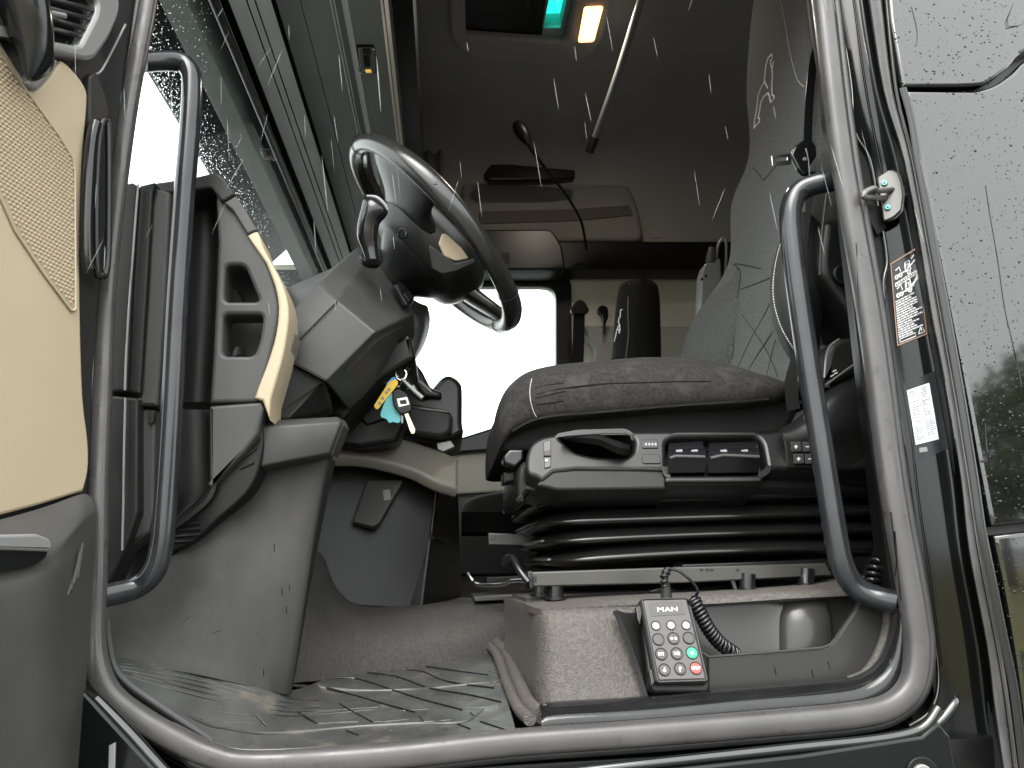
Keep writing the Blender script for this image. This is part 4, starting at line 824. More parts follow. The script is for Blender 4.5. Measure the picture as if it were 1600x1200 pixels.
# rails and feet
rp_ = YP(1.195)
prism('rail', rp_, [(829, 894), (1066, 886), (1290, 880), (1300, 900), (1066, 911), (832, 917)], .05, STEEL, seat, .002, 1)
prism('rail_end_cap', YP(1.19), [(824, 893), (832, 892), (834, 920), (827, 920)], .055, PBG, seat, .002)
prism('rail_slot', YP(1.193), [(833, 900), (838, 900), (838, 909), (833, 909)], .004, PBG, seat, .0005)
for k, q in enumerate((1094, 1103, 1110, 1150)): prism('rail_stamp', YP(1.194), [(q, 889), (q+5, 889), (q+5, 892), (q, 892)], .001, PD, seat, .0002)
prism('upper_rail', YP(1.215), [(1066, 882), (1300, 874), (1300, 894), (1068, 904)], .05, PB, seat, .002)
prism('far_rail', YP(1.70), [(760, 902), (1300, 880), (1300, 896), (760, 914)], .04, PB, seat, .002)
for q in ((868, 931, 1.21), (844, 925, 1.30), (1168, 918, 1.20), (1260, 910, 1.20)):
    c0 = Y(q[0], q[1]+6, q[2]); c1 = Y(q[0], q[1]-22, q[2])
    tube('foot', [c0, c0+V((0, 0, .004)), c0+V((0, 0, .0045)), c1], [.017, .017, .0125, .0125], PBG, seat, 16)
prism('foot_clip', YP(1.205), [(1141, 905), (1148, 906), (1154, 926), (1149, 926)], .004, STEEL, seat, .0008)
tube('adjust_bar', [Y(787, 882, 1.24), Y(792, 873, 1.23), Y(801, 872, 1.22), (Y(812, 892, 1.2)), Y(826, 910, 1.19)], .0055, PBG, seat, 10, n=5)
tube('adjust_bar', [Y(731, 894, 1.6), Y(738, 906, 1.6), Y(748, 914, 1.58), Y(784, 914, 1.5), Y(800, 908, 1.45), Y(824, 908, 1.4)], .004, CHR, seat, 8, n=3)
prism('base_bracket', YP(1.66), [(763, 833), (850, 836), (850, 853), (763, 851)], .03, STEEL, seat, .002); disc('bracket_hole', YP(1.658), 770, 840, 3.2, .01, PBG, seat, .0005)
prism('floor_plate', YP(1.6), [(740, 932), (1000, 920), (1000, 928), (742, 940)], .2, STEEL, seat, .002)
for pts in (((1000, 930, 1.3), (1040, 918, 1.3), (1080, 914, 1.32)), ((960, 934, 1.35), (1020, 922, 1.33), (1060, 908, 1.32))): tube('cable', [Y(*p) for p in pts], .003, PBG, seat, 6, n=3)
prism('loose_bracket', YP(1.28), [(1280, 892), (1298, 884), (1306, 896), (1282, 898)], .01, GREYM, seat, .001)
# bellows
xL, xR = Y(838, 840, 1.27).x, Y(1420, 840, 1.27).x; yN, yFb = 1.245, 1.80
zt, zb = Y(1000, 760, 1.245).z, Y(1000, 884, 1.245).z
def rrect(xl, xr, ya, yb, r, z, n=6, sag=0):
    out = []
    for cx, cy, a0 in ((xr-r, ya+r, -90), (xr-r, yb-r, 0), (xl+r, yb-r, 90), (xl+r, ya+r, 180)):
        for k in range(n+1):
            a = R_(a0+90*k/n); out.append(V((cx+r*math.cos(a), cy+r*math.sin(a), z)))
    o2 = []
    for i, p in enumerate(out):
        q = out[(i+1) % len(out)]; m_ = 6 if (q-p).length > .1 else 1
        for k in range(m_): o2.append(p.lerp(q, k/m_))
    for p in o2: p.z += sag*(1-((p.x-(xl+xr)/2)/((xr-xl)/2))**2)
    return o2
secs = []; NF = 4; SM = 10
for i in range(NF*SM+1):
    u = i/SM; f_ = u % 1.0; k = int(u)
    b = math.sin(math.pi*f_)**.75 if 0 < f_ < 1 else 0
    ex = -.030 + .034*b; z = zt + (zb-zt)*(i/(NF*SM)) - .006*math.sin(math.pi*f_)
    secs.append(rrect(xL-ex+(.008*(k % 4)), xR+ex, yN-ex, yFb+ex, .075, z, sag=-.004*math.sin(u*1.3)+.004))
BEL = mat('bellows_rubber', (.007, .007, .007), .2, spec=.6)
loft('bellows', secs, BEL, seat, 1, ang=70)
# under pan
prism('under_pan', YP(1.235), [(818, 748), (838, 752), (872, 738), (1300, 740), (1360, 735), (1420, 760), (1420, 778), (900, 772), (836, 776), (822, 768)], .5, PB, seat, .015, 6)
prism('under_seat_blackout', YP(1.82), [(842, 745), (1440, 740), (1440, 930), (842, 930)], .02, PB, seat, .002)  # black sheet added to darken the gap behind bellows and rail
# side control panel
SPY = 1.205
spn = P3(Y(860, 680, SPY+.026), Y(1300, 680, SPY+.026), Y(900, 735, SPY))
sp_ = prism('control_panel', spn, s2([(838, 745), (826, 740), (822, 726), (826, 700), (838, 686), (860, 679), (900, 675), (1000, 673), (1100, 673), (1195, 675)], 3)+s2([(1200, 675), (1222, 670), (1242, 655), (1262, 640), (1275, 640)], 3)+[(1420, 620), (1440, 700), (1420, 726), (1300, 736), (1204, 733), (1194, 742), (1186, 755), (1042, 757), (1040, 735), (900, 734), (866, 738), (848, 752)], .10, SOFT, seat, .007,
    holes=[rnd([(1040, 690), (1054, 682), (1182, 681), (1192, 692), (1199, 733), (1187, 741), (1042, 742)], 7), rnd([(872, 683), (905, 677), (978, 675), (993, 688), (990, 706), (978, 714), (930, 713), (900, 706)], 6)])
prism('panel_lower_lip', spn.off(.004), [(1040, 745), (1190, 744), (1190, 752), (1040, 753)], .06, SOFT, seat, .003, 2)
prism('panel_front_lower', spn.off(-.004), [(850, 736), (900, 732), (1042, 733), (1042, 764), (872, 766), (838, 758)], .06, PB, seat, .005, 3)  # plain black puts the shade of the downward-facing lip into the colour
prism('switch_recess', spn.off(-.03), [(1030, 676), (1205, 676), (1205, 748), (1030, 748)], .01, PBG, seat, .001)
for a, b in ((1043, 1103), (1106, 1188)):
    kb = loft('adjust_knob', [[Y(x, y, d) for x, y, d in ((a+2+i, 692, 1.245), (a+2+i, 693, 1.232), (a+1, 709, 1.192), (a, 715, 1.186), (a, 722, 1.19), (a+1, 739, 1.20), (a+1, 741, 1.245))] for i in (0,)] + [[Y(x, y, d) for x, y, d in ((b-6, 689, 1.245), (b-5, 690, 1.232), (b-1, 708, 1.192), (b, 714, 1.186), (b, 721, 1.19), (b-2, 738, 1.20), (b-2, 740, 1.245))]], PBG, seat, 1, 25)
    tube('knob_edge', [Y(a+4, 716, 1.187), Y(a+12 if b < 1110 else a+24, 711.5 if b > 1110 else 713, 1.186), Y(b-2, 714, 1.186)], .0030, PG, kb, 8)
    for q in (.3, .7): prism('knob_symbol', YP(1.199), [(a+(b-a)*q-5, 703), (a+(b-a)*q+5, 702), (a+(b-a)*q+6, 706), (a+(b-a)*q-4, 707)], .002, INK, kb, .0003, 1)
loft('release_lever', [[Y(x, y+dy, d+dd) for dy, dd in ((-4*w_, .03), (-4*w_, .0), (0, -.008), (5*w_, .0), (5*w_, .03))] for x, y, d, w_ in ((880, 684, 1.215, .5), (905, 684, 1.205, 1.5), (935, 686, 1.198, 1.9), (955, 694, 1.196, 2.1), (972, 700, 1.196, 2.2), (984, 702, 1.205, 1.5))], PB, seat, 3, 40)
tube('lever_edge', [Y(882, 681, 1.2), Y(925, 678, 1.198), (Y(978, 677, 1.2)), Y(988, 688, 1.2)], .0016, PG, seat, 6, n=3)
for q, s in (([(1003, 687), (1027, 686), (1029, 700), (1004, 700)], 1), ([(1003, 710), (1031, 709), (1033, 724), (1005, 724)], 0)):
    b = prism('push_button', spn.off(.002), q, .006, PBG if s else SOFT, seat, .001, 2)
    if s:
        for k in range(4): prism('button_symbol', spn.off(.0026), [(1008+k*5, 692), (1011+k*5, 692), (1011+k*5, 696), (1008+k*5, 696)], .0008, SILV, b, .0002)
rb = prism('front_rocker', spn.off(.002), [(849, 690), (861, 687), (861, 729), (851, 732)], .006, PBG, seat, .001, 2)
prism('rocker_cap', spn.off(.005), [(850, 706), (861, 702), (861, 712), (850, 712)], .006, PG, rb, .001, 1); disc('rocker_dot', spn, 854, 719, 3, .002, SILV, rb, .0004, off=.003, seg=10)
prism('height_tab', YP(1.25), [(786, 714), (796, 702), (818, 702), (818, 718), (806, 730), (788, 724)], .05, PBG, seat, .004, 3)
prism('height_tab', YP(1.28), [(786, 738), (806, 735), (806, 752), (786, 756)], .05, PB, seat, .004, 3)
prism('front_cover', YP(1.24), s2([(808, 735), (822, 720), (832, 740), (856, 752), (840, 762), (820, 778), (812, 790), (806, 770)], 3, True), .3, PB, seat, .01)
# hip bolster of the plastic shell to the right
shl = sheet('shell_side', [[Y(*p) for p in r] for r in ([(1218, 672, 1.22), (1250, 650, 1.22), (1300, 606, 1.215), (1360, 584, 1.22), (1420, 560, 1.23)], [(1222, 676, 1.20), (1258, 662, 1.198), (1304, 626, 1.195), (1362, 604, 1.20), (1420, 590, 1.22)], [(1226, 684, 1.194), (1264, 682, 1.19), (1310, 668, 1.187), (1362, 650, 1.192), (1420, 640, 1.21)], [(1230, 700, 1.196), (1270, 700, 1.195), (1316, 700, 1.20), (1356, 696, 1.21), (1420, 690, 1.22)], [(1232, 730, 1.20), (1276, 731, 1.20), (1320, 732, 1.205), (1352, 728, 1.215), (1420, 720, 1.23)])], SOFT, seat, 5, 5, .01)
szp = P3(on(shl, 1238, 696, 0), on(shl, 1274, 693, 0), on(shl, 1256, 722, 0))
bz = prism('plus_minus_bezel', szp.off(.003), [(1234, 690), (1274, 689), (1280, 726), (1241, 727)], .005, PBG, seat, .001, 2)
for i, (x, y) in enumerate(((1244, 698), (1262, 698), (1248, 717), (1266, 717))):
    k = prism('push_button', szp.off(.0052), [(x-8, y-7.5), (x+8, y-8), (x+9, y+7), (x-7, y+8)], .005, PG, bz, .001, 2)
for i, (x, y) in enumerate(((1244, 698), (1262, 698), (1248, 717), (1266, 717))):
    L_ = 3
    prism('legend', szp.off(.0057), [(x-L_, y-.7), (x+L_, y-.7), (x+L_, y+.7), (x-L_, y+.7)], .0008, WHT, bz, .0001)
    if i % 2 == 0: prism('legend', szp.off(.0059), [(x-.7, y-L_), (x+.7, y-L_), (x+.7, y+L_), (x-.7, y+L_)], .0008, WHT, bz, .0001)
# cushion
def cush(xp, top, pip, dy=0):
    """one cross-section across the seat at pixel column xp: near side piping, bulge, crown, far side"""
    x = Y(xp, pip, 1.27).x
    def pt(py, y): 
        p = Y(xp, py, y); return V((x, y, p.z))
    zt_ = Y(xp, top, 1.36+dy).z; zp = Y(xp, pip, 1.235+dy).z; h = zt_-zp
    ys = (1.30, 1.245, 1.232, 1.238, 1.262, 1.31, 1.38, 1.53, 1.68, 1.75, 1.80, 1.81, 1.77)
    zs = (zp-.006, zp-.002, zp+.22*h, zp+.5*h, zp+.78*h, zp+.93*h, zt_, zt_-.012, zt_, zp+.8*h, zp+.5*h, zp, zp-.01)
    return [V((x, y+dy*(1 if y < 1.5 else -1), z)) for y, z in zip(ys, zs)]
CS = [(781, 668, 695, .055), (783, 648, 694, .025), (790, 626, 682, .01), (803, 606, 668, .002), (830, 586, 657, 0), (868, 575, 649, 0), (920, 569, 645, 0), (980, 563, 640, 0), (1050, 560, 634, 0), (1110, 563, 630, 0), (1160, 574, 627, 0), (1205, 590, 622, .01), (1240, 604, 618, .03), (1300, 600, 618, .05)]
secs = [cush(*c_) for c_ in CS]
rows = [spl([s[i] for s in secs], 5) for i in range(13)]
grid = [spl(list(col), 4) for col in zip(*rows)]
bm = bmesh.new(); vv = []
for s in grid:
    row = []
    for i, p in enumerate(s):
        u = i/len(s)
        q = V(p)
        if .04 < u < .7:
            wv = math.exp(-((u-.33)/.08)**2)*math.exp(-((q.x-.33)/.26)**2)
            q.y += .016*wv; q.z -= .004*wv
            q.y += .004*noise.noise(V((q.x*9, q.z*26, 1))); q.z += .003*noise.noise(V((q.x*11, q.y*9, 5)))
        row.append(bm.verts.new(q))
    vv.append(row)
for a, b in zip(vv, vv[1:]):
    for j in range(len(a)-1): bm.faces.new((a[j], a[j+1], b[j+1], b[j]))
bm.faces.new(vv[0]); bm.faces.new(vv[-1][::-1])
for a, b in zip(vv, vv[1:]): bm.faces.new((a[-1], a[0], b[0], b[-1]))
cu_ = bmo('cushion', bm, FABC, seat, 70)
seam('piping', [on(cu_, x, y, .002) for x, y in ((800, 674), (830, 658), (868, 650), (920, 646), (980, 641), (1050, 635), (1110, 631), (1160, 628), (1200, 624))], .0030, FABD, cu_)
seam('crease_seam', [on(cu_, x, y, .0004) for x, y in ((838, 616), (880, 607), (940, 600), (1000, 598), (1060, 596), (1110, 596))], .0012, FABD, cu_)
for a in (((836, 606), (860, 601), (880, 599)), ((836, 622), (858, 617), (884, 611)), ((838, 632), (856, 630), (880, 626))): seam('pucker', [on(cu_, x, y, .0002) for x, y in a], .0011, FABD, cu_)
st_ = spl([(831, 592, 0), (828, 608, 0), (829, 626, 0), (834, 644, 0), (839, 652, 0)], 5)
for i in range(0, len(st_)-1): 
    a, b = st_[i], st_[i+1]; tube('stitch', [on(cu_, a.x, a.y, .001), on(cu_, *(a.lerp(b, .55)).xy, .001)], .0005, THR, cu_, 5)
prism('cushion_skirt', YP(1.27), [(782, 690), (800, 676), (850, 652), (1000, 640), (1230, 618), (1250, 640), (1230, 680), (1190, 684), (850, 690), (836, 704), (800, 706), (784, 704)], .5, FABD, seat, .012, 6)
# backrest
bkr = [(-140, (1212, 1222, 1236, 1252, 1268)), (-10, (1180, 1192, 1214, 1240, 1262)), (130, (1167, 1180, 1208, 1238, 1264)), (240, (1171, 1184, 1210, 1242, 1266)), (320, (1143, 1158, 1190, 1224, 1252)), (410, (1139, 1152, 1180, 1206, 1226)), (480, (1098, 1122, 1158, 1194, 1218)), (550, (1066, 1098, 1148, 1198, 1230)), (630, (1070, 1104, 1152, 1206, 1252))]
near_ = sorted((Y(1262 if py < 330 else 1232 + max(0, py-470)*.12, py, 1.36).z, Y(1262 if py < 330 else 1232 + max(0, py-470)*.12, py, 1.36).x) for py, _ in bkr)
_zs = [q[0] for q in near_]; _m = sum(q[0] for q in near_)/9; _n = sum(q[1] for q in near_)/9
_k = sum((q[0]-_m)*(q[1]-_n) for q in near_)/sum((q[0]-_m)**2 for q in near_)
def backx(z): return _n + _k*(z-_m)
def sol(px, py, off):
    lo_, hi_ = 1.1, 2.6
    for _ in range(40):
        y_ = (lo_+hi_)/2; p = Y(px, py, y_)
        if p.x < backx(p.z)+off: lo_ = y_
        else: hi_ = y_
    return Y(px, py, (lo_+hi_)/2)
bk = []
for py, cols_ in bkr:
    row = [sol(c_, py, o_) for c_, o_ in zip(cols_, (.030, .022, .008, -.008, -.018))]
    n_ = row[-1]; row += [n_+V((.045, -.022, 0)), n_+V((.10, -.01, 0)), n_+V((.15, .03, 0))]
    row.insert(0, row[0]+V((.05, -.004, 0)))
    bk.append(row)
br = sheet('backrest', bk, FAB, seat, 5, 6, .03)
side = sheet('side_bolster', [[Y(*p) for p in r] for r in ([(1238, 332, 1.36), (1246, 334, 1.32), (1262, 330, 1.31), (1284, 332, 1.33)], [(1215, 385, 1.36), (1222, 390, 1.305), (1256, 392, 1.285), (1290, 390, 1.32)], [(1203, 440, 1.37), (1212, 442, 1.305), (1256, 446, 1.275), (1292, 446, 1.32)], [(1205, 490, 1.38), (1216, 490, 1.31), (1256, 490, 1.28), (1286, 490, 1.32)], [(1222, 545, 1.39), (1232, 542, 1.32), (1262, 540, 1.295), (1280, 540, 1.33)], [(1240, 590, 1.41), (1246, 590, 1.36), (1266, 590, 1.34), (1280, 590, 1.36)])], SLEA, seat, 5, 5, .012)
far = sheet('bolster_panel', [[sol(x, y, .030-d) for x, y, d in r] for r in ([(1112, 460, .006), (1125, 451, .020), (1140, 439, .024), (1152, 419, .012)], [(1090, 488, .006), (1110, 484, .028), (1136, 476, .034), (1156, 464, .016)], [(1073, 524, .006), (1096, 522, .034), (1128, 516, .040), (1153, 510, .018)], [(1067, 552, .006), (1092, 553, .034), (1124, 553, .040), (1147, 553, .018)], [(1068, 580, .006), (1094, 580, .03), (1120, 580, .036), (1142, 580, .016)])], FABM, seat, 4, 4, .03)
def bs_(pts, r=.0013, m_=SEAMM, nm='seam'): return seam(nm, [on(br, x, y, .0006) for x, y in pts], r, m_, br)
bs_(((1138, 408), (1150, 412), (1157, 424), (1155, 450), (1150, 500), (1145, 560)), .0018)
bs_(((1157, 452), (1176, 445), (1204, 434))); bs_(((1176, 262), (1186, 272), (1193, 281), (1203, 270), (1214, 258)))
for a in (((1158, 490), (1180, 520), (1200, 552), (1216, 590)), ((1205, 470), (1190, 500), (1172, 532), (1154, 572)), ((1166, 585), (1180, 560), (1206, 520)), ((1196, 596), (1204, 560), (1212, 530))): bs_(a, .0009)
# pale double stitching on the head section and bolster
def stitches(o, pts, n, nm='stitch', r=.0008):
    sp_l = spl([(x, y, 0) for x, y in pts], 12); L_ = [0]
    for a, b in zip(sp_l, sp_l[1:]): L_.append(L_[-1]+(b-a).length)
    bm = bmesh.new()
    def at(s):
        for i in range(len(L_)-1):
            if L_[i+1] >= s: return sp_l[i].lerp(sp_l[i+1], (s-L_[i])/(L_[i+1]-L_[i]+1e-9))
        return sp_l[-1]
    for k in range(n):
        a, b = at(L_[-1]*k/n), at(L_[-1]*(k+.6)/n); tube_bm(bm, [on(o, a.x, a.y, .0012), on(o, b.x, b.y, .0012)], r, 5)
    return bmo(nm, bm, THR, o)
stitches(br, ((1217, -10), (1222, 12), (1227, 40), (1233, 75), (1239, 102), (1247, 126), (1257, 136)), 42, 'stitching')
stitches(side, ((1234, 352), (1218, 386), (1209, 430), (1209, 470), (1220, 510), (1238, 542), (1249, 558)), 50, 'stitching')
# stitched lion emblem
def emblem(o, strokes, r, par): 
    bm = bmesh.new()
    for s in strokes: tube_bm(bm, [on(o, x, y, .0012) for x, y in s], r, 6)
    return bmo('stitched_emblem', bm, THR, par)
q_ = lambda L: [(1050+a/4, b/4) for a, b in L]
LION = [q_([(625, 338), (606, 358), (598, 375), (592, 400), (586, 440), (582, 480), (580, 508), (562, 545), (545, 580), (538, 610), (534, 660), (528, 700), (520, 740), (516, 775), (514, 802), (530, 780), (548, 762), (549, 742), (540, 736), (546, 710), (552, 680), (558, 640), (575, 605), (600, 582), (606, 588), (612, 610), (618, 640), (628, 630), (641, 612), (640, 600), (628, 594), (627, 560), (626, 520), (630, 480), (629, 450), (626, 420)]), q_([(625, 338), (628, 350), (627, 368), (619, 376), (616, 396), (622, 416), (634, 416), (632, 402), (634, 384)]), q_([(580, 508), (590, 530), (600, 552)])]
emblem(br, LION, .0025, br)
# black plastic side shield with knob behind the handle
shp = [(1288, 345), (1302, 340), (1345, 330), (1410, 420), (1420, 480), (1350, 520), (1306, 458), (1284, 430), (1281, 400)]
prism('side_shield', YP(1.26), shp, .12, SOFT, seat, .016, 10)
disc('recline_knob', YP(1.25), 1320, 428, 17, .03, PB, seat, .004)
tube('shield_edge', [Y(1292, 300, 1.24), Y(1287, 340, 1.24), Y(1283, 380, 1.24), Y(1281, 430, 1.245)], .0025, PG, seat, 8, n=3)
prism('seat_back_shell', YP(1.34), [(1262, 160), (1300, 60), (1420, 60), (1440, 640), (1290, 640), (1266, 480), (1300, 330)], .05, PB, seat, .015, 10)
# padded wing low on the right with a printed symbol
prism('recline_cover', YP(1.225), [(1286, 606), (1290, 560), (1296, 540), (1312, 528), (1345, 524), (1420, 520), (1420, 550), (1290, 606)], .12, PD, seat, .012, 8)
tube('cover_edge', [Y(1288, 590, 1.212), Y(1291, 556, 1.213), Y(1298, 540, 1.214), Y(1312, 530, 1.216)], .002, SILV, seat, 6, n=3)
tube('cover_edge', [Y(1290, 602, 1.208), Y(1320, 580, 1.208), Y(1345, 562, 1.208)], .0018, SILV, seat, 6)
for q in ((1300, 588), (1306, 584), (1304, 580)): prism('printed_symbol', YP(1.221), [(q[0]-2, q[1]-1), (q[0]+3, q[1]-3), (q[0]+3, q[1]-1), (q[0]-2, q[1]+1)], .002, WHT, seat, .0003)

# ================================================================== SEAT BELT
belt = thing('seat_belt', 'black seat belt with silver tongue hanging beside the backrest', 'seat belt', Y(1262, 240, 1.25))
def strap(name, pts, wd, m_, par, n=5, th=.0016):
    """pts: (px,py,y, width direction angle in the image)"""
    P_ = spl([Y(a, b, c_) for a, b, c_, _ in pts], n); W_ = spl([(math.cos(R_(q[3])), math.sin(R_(q[3])), 0) for q in pts], n)
    secs = []
    for p, d in zip(P_, W_):
        wv = (CR*d.x + CU*d.y).normalized()*wd/2; nv = F*th/2
        secs.append([p-wv-nv, p+wv-nv, p+wv+nv, p-wv+nv])
    return loft(name, secs, m_, par, 1, 30)
strap('webbing', [(1285, 40, 1.30, 5), (1272, 90, 1.28, 5), (1266, 140, 1.26, 0), (1263, 190, 1.25, 10), (1262, 228, 1.25, 0)], .016, PBG, belt)
strap('webbing', [(1266, 268, 1.25, 0), (1264, 330, 1.24, 60), (1257, 400, 1.235, 70), (1256, 480, 1.235, 60), (1246, 545, 1.225, 40), (1236, 595, 1.215, 15), (1240, 640, 1.215, 10)], .022, FABD, belt)
prism('tongue_head', YP(1.235), [(1236, 241), (1242, 228), (1252, 220), (1262, 215), (1269, 217), (1276, 228), (1277, 243), (1268, 256), (1264, 268), (1258, 273), (1248, 264), (1243, 254)], .012, PBG, belt, .004, 3)
prism('tongue_plate', YP(1.238), [(1205, 243), (1237, 239), (1237, 257), (1207, 259)], .003, CHR, belt, .0008, 2, holes=[[(1212, 247), (1230, 245), (1230, 250), (1213, 252)]])
disc('tongue_button', YP(1.232), 1258, 248, 3, .003, SILV, belt, .0006)
tube('belt_edge', [Y(1259, 232, 1.231), Y(1263, 248, 1.231), Y(1265, 275, 1.236)], .0012, SILV, belt, 6, n=3)

# ================================================================== STRIKER, STICKERS
JP = P3(Y(1360, 300, 1.045), Y(1410, 300, 1.025), Y(1385, 340, 1.035))
stri = thing('door_striker', 'grey steel door striker plate with two turquoise screws on the jamb', 'door striker', Y(1390, 300, 1.03))
prism('striker_plate', JP.off(.008), [(1371, 277), (1390, 265), (1402, 269), (1408, 282), (1411, 305), (1408, 328), (1396, 339), (1381, 345), (1379, 330)], .006, GREYM, stri, .0015, 4)
prism('backing_plate', JP.off(.003), [(1376, 276), (1394, 264), (1408, 272), (1415, 300), (1412, 330), (1400, 342), (1385, 346)], .006, SEALD, stri, .001, 4)
for q in ((1382, 285), (1387, 323)):
    s_ = disc('screw', JP, *q, 5.2, .005, MINT, stri, .001, off=.0115, seg=14); disc('screw_socket', JP, *q, 2.0, .002, PBG, s_, .0003, off=.0125, seg=8)
a0 = Y(1398, 296, 1.03); a1 = Y(1352, 300, .985); a2 = Y(1350, 308, .985); a3 = Y(1384, 310, 1.03)
tube('striker_loop', [a0, a0.lerp(a1, .6), Y(1366, 294, .992), a1, a2, a2.lerp(a3, .4), a3], .0042, GREYM, stri, 10, n=4)
tube('striker_bar', [Y(1404, 296, 1.035), Y(1426, 293, 1.03)], .003, GREYM, stri, 8); tube('striker_bar', [Y(1404, 306, 1.035), Y(1426, 303, 1.03)], .003, GREYM, stri, 8)

stc = [(1391, 412), (1433, 386), (1449, 522), (1402, 541)]
stk1 = decal('warning_sticker', jamb, stc, STK, None, .0012)
tag(stk1, 'black warning sticker with tilting cab pictograms and white text on the jamb', 'sticker')
def bar(nm, c4, u0, u1, v0, v1, m_, par, off=.0024): return decal(nm, jamb, c4, m_, par, off, 2, 1, u0, u1, v0, v1, .0003)
for u0, u1, v0, v1 in ((.0, .035, 0, 1), (.965, 1, 0, 1), (0, 1, 0, .018), (0, 1, .985, 1)): bar('sticker_border', stc, u0, u1, v0, v1, ORN, stk1)
rnl = random.Random(3)
bm = bmesh.new()
def picto(c4, strokes, r=.0011):
    for s in strokes: tube_bm(bm, [on(jamb, *bil(c4, u, v), off=.0022) for u, v in s], r, 5)
cab_p = lambda u, v, k: [[(u, v+.05*k), (u+.02, v), (u+.16, v), (u+.18, v+.07*k), (u+.2, v+.12*k), (u, v+.12*k), (u, v+.05*k)], [(u+.03, v+.03*k), (u+.12, v+.03*k), (u+.12, v+.07*k), (u+.03, v+.07*k), (u+.03, v+.03*k)]]
wheel_p = lambda u, v: [[(u+.05*math.cos(t), v+.022*math.sin(t)) for t in [k*.785 for k in range(9)]]]
picto(stc, cab_p(.50, .09, .9)+cab_p(.46, .30, 1.0)+[[(.14, .18), (.5, .19), (.92, .12)], [(.14, .40), (.46, .41), (.92, .34)], [(.16, .12), (.3, .1), (.34, .16)], [(.16, .34), (.3, .31), (.34, .38)], [(.70, .40), (.92, .30)], [(.75, .09), (.92, .05)]]+wheel_p(.18, .2)+wheel_p(.32, .2)+wheel_p(.62, .22)+wheel_p(.18, .42)+wheel_p(.30, .42)+wheel_p(.6, .43))
picto(stc, [[(.12, .265), (.88, .245), (.88, .285), (.12, .305), (.12, .265)], [(.1, .93), (.62, .93), (.62, .97), (.1, .97), (.1, .93)], [(.72, .96), (.93, .96), (.84, .87), (.72, .96)], [(.83, .90), (.83, .94)]], .0007)
v = .48
while v < .925:
    L_ = rnl.uniform(.55, .86)
    u = .07
    while u < L_:
        w1_ = rnl.uniform(.03, .13); tube_bm(bm, [on(jamb, *bil(stc, u, v+.0), off=.0022), on(jamb, *bil(stc, min(u+w1_, .93), v), off=.0022)], .0012, 4); u += w1_+.022
    v += .0285
u = .16
while u < .84: tube_bm(bm, [on(jamb, *bil(stc, u, .283-(u-.12)*.026), off=.0022), on(jamb, *bil(stc, u+.06, .283-(u-.06)*.026), off=.0022)], .0011, 4); u += .085
bmo('printed_lines', bm, WHT, stk1)
blc = [(1410, 600), (1460, 580), (1482, 700), (1430, 724)]
wlc = [(1417, 610), (1452, 598), (1467, 686), (1431, 695)]
fol = decal('label_holder', jamb, blc, STK, None, .001); tag(fol, 'black glossy film patch on the jamb carrying a white data label', 'label')
wl = decal('data_label', jamb, wlc, PAPER, fol, .002)
bm = bmesh.new(); v = .05
while v < .95:
    for u0, u1 in ((.08, rnl.uniform(.25, .48)), (rnl.uniform(.52, .6), rnl.uniform(.7, .93))):
        if rnl.random() < .8:
            u = u0
            while u < u1:
                wv = rnl.uniform(.02, .08); tube_bm(bm, [on(jamb, *bil(wlc, u, v), off=.0027), on(jamb, *bil(wlc, u+wv, v), off=.0027)], .0005, 4); u += wv+.02
    v += .036
bmo('printed_lines', bm, INK, wl)
bar('maker_plate', [(1436, 700), (1448, 698), (1450, 705), (1437, 707)], 0, 1, 0, 1, SILV, fol, .0016)

# ================================================================== OVERHEAD CONSOLE (seen along its length)
con = thing('overhead_console', 'grey overhead console running along the top of the windscreen', 'overhead console', (-.3, 2.0, 2.8))
h = lambda px, z: Z(px, 0, z).x
def beam(nm, prof, m_, y0=1.10, y1=3.12, bev=.004, par=con): return prism2(nm, YP(y0), [[(h(a, z), z) for a, z in prof]], y1-y0, m_, par, bev)
beam('visor_rail', [(331, 2.80), (343, 2.80), (343, 2.90), (331, 2.90)], HDR)
beam('visor_gap', [(340, 2.83), (362, 2.83), (362, 2.95), (340, 2.95)], PB)
beam('visor_panel', [(357, 2.80), (384, 2.80), (386, 2.9), (357, 2.9)], HDR)
beam('visor_panel', [(386.5, 2.80), (397, 2.80), (399, 2.9), (388, 2.9)], HDR)
beam('visor_panel', [(399.5, 2.797), (423, 2.80), (423, 2.9), (400, 2.9)], HDR)
beam('console_gap', [(420, 2.86), (446, 2.86), (446, 3.0), (420, 3.0)], PB)
beam('console_lower_panel', [(431, 2.84), (468.5, 2.835), (470, 2.95), (440, 2.95)], HDRD)
beam('console_lower_panel', [(469.8, 2.835), (514, 2.835), (514, 2.95), (472, 2.95)], HDRD)
beam('console_ridge', [(514.5, 2.83), (517, 2.828), (518.5, 2.836), (521, 2.828), (523, 2.83), (523, 2.9), (515, 2.9)], HDR)
beam('console_edge', [(533, 2.838), (543, 2.832), (543, 2.9), (533, 2.9)], HDR)
beam('console_gap', [(523.5, 2.842), (533, 2.842), (533, 2.9), (523.5, 2.9)], HDRD)
cfc = beam('console_face', [(543.5, 2.838), (594, 2.88), (599, 3.0), (548, 3.0)], HDRD, bev=.008)
beam('console_shelf', [(600, 3.06), (645, 3.06), (650, 3.12), (600, 3.12)], PB)
beam('console_top', [(425, 2.95), (600, 2.98), (640, 3.3), (640, 3.44), (330, 3.44), (330, 2.9)], HDRD, y0=1.12)
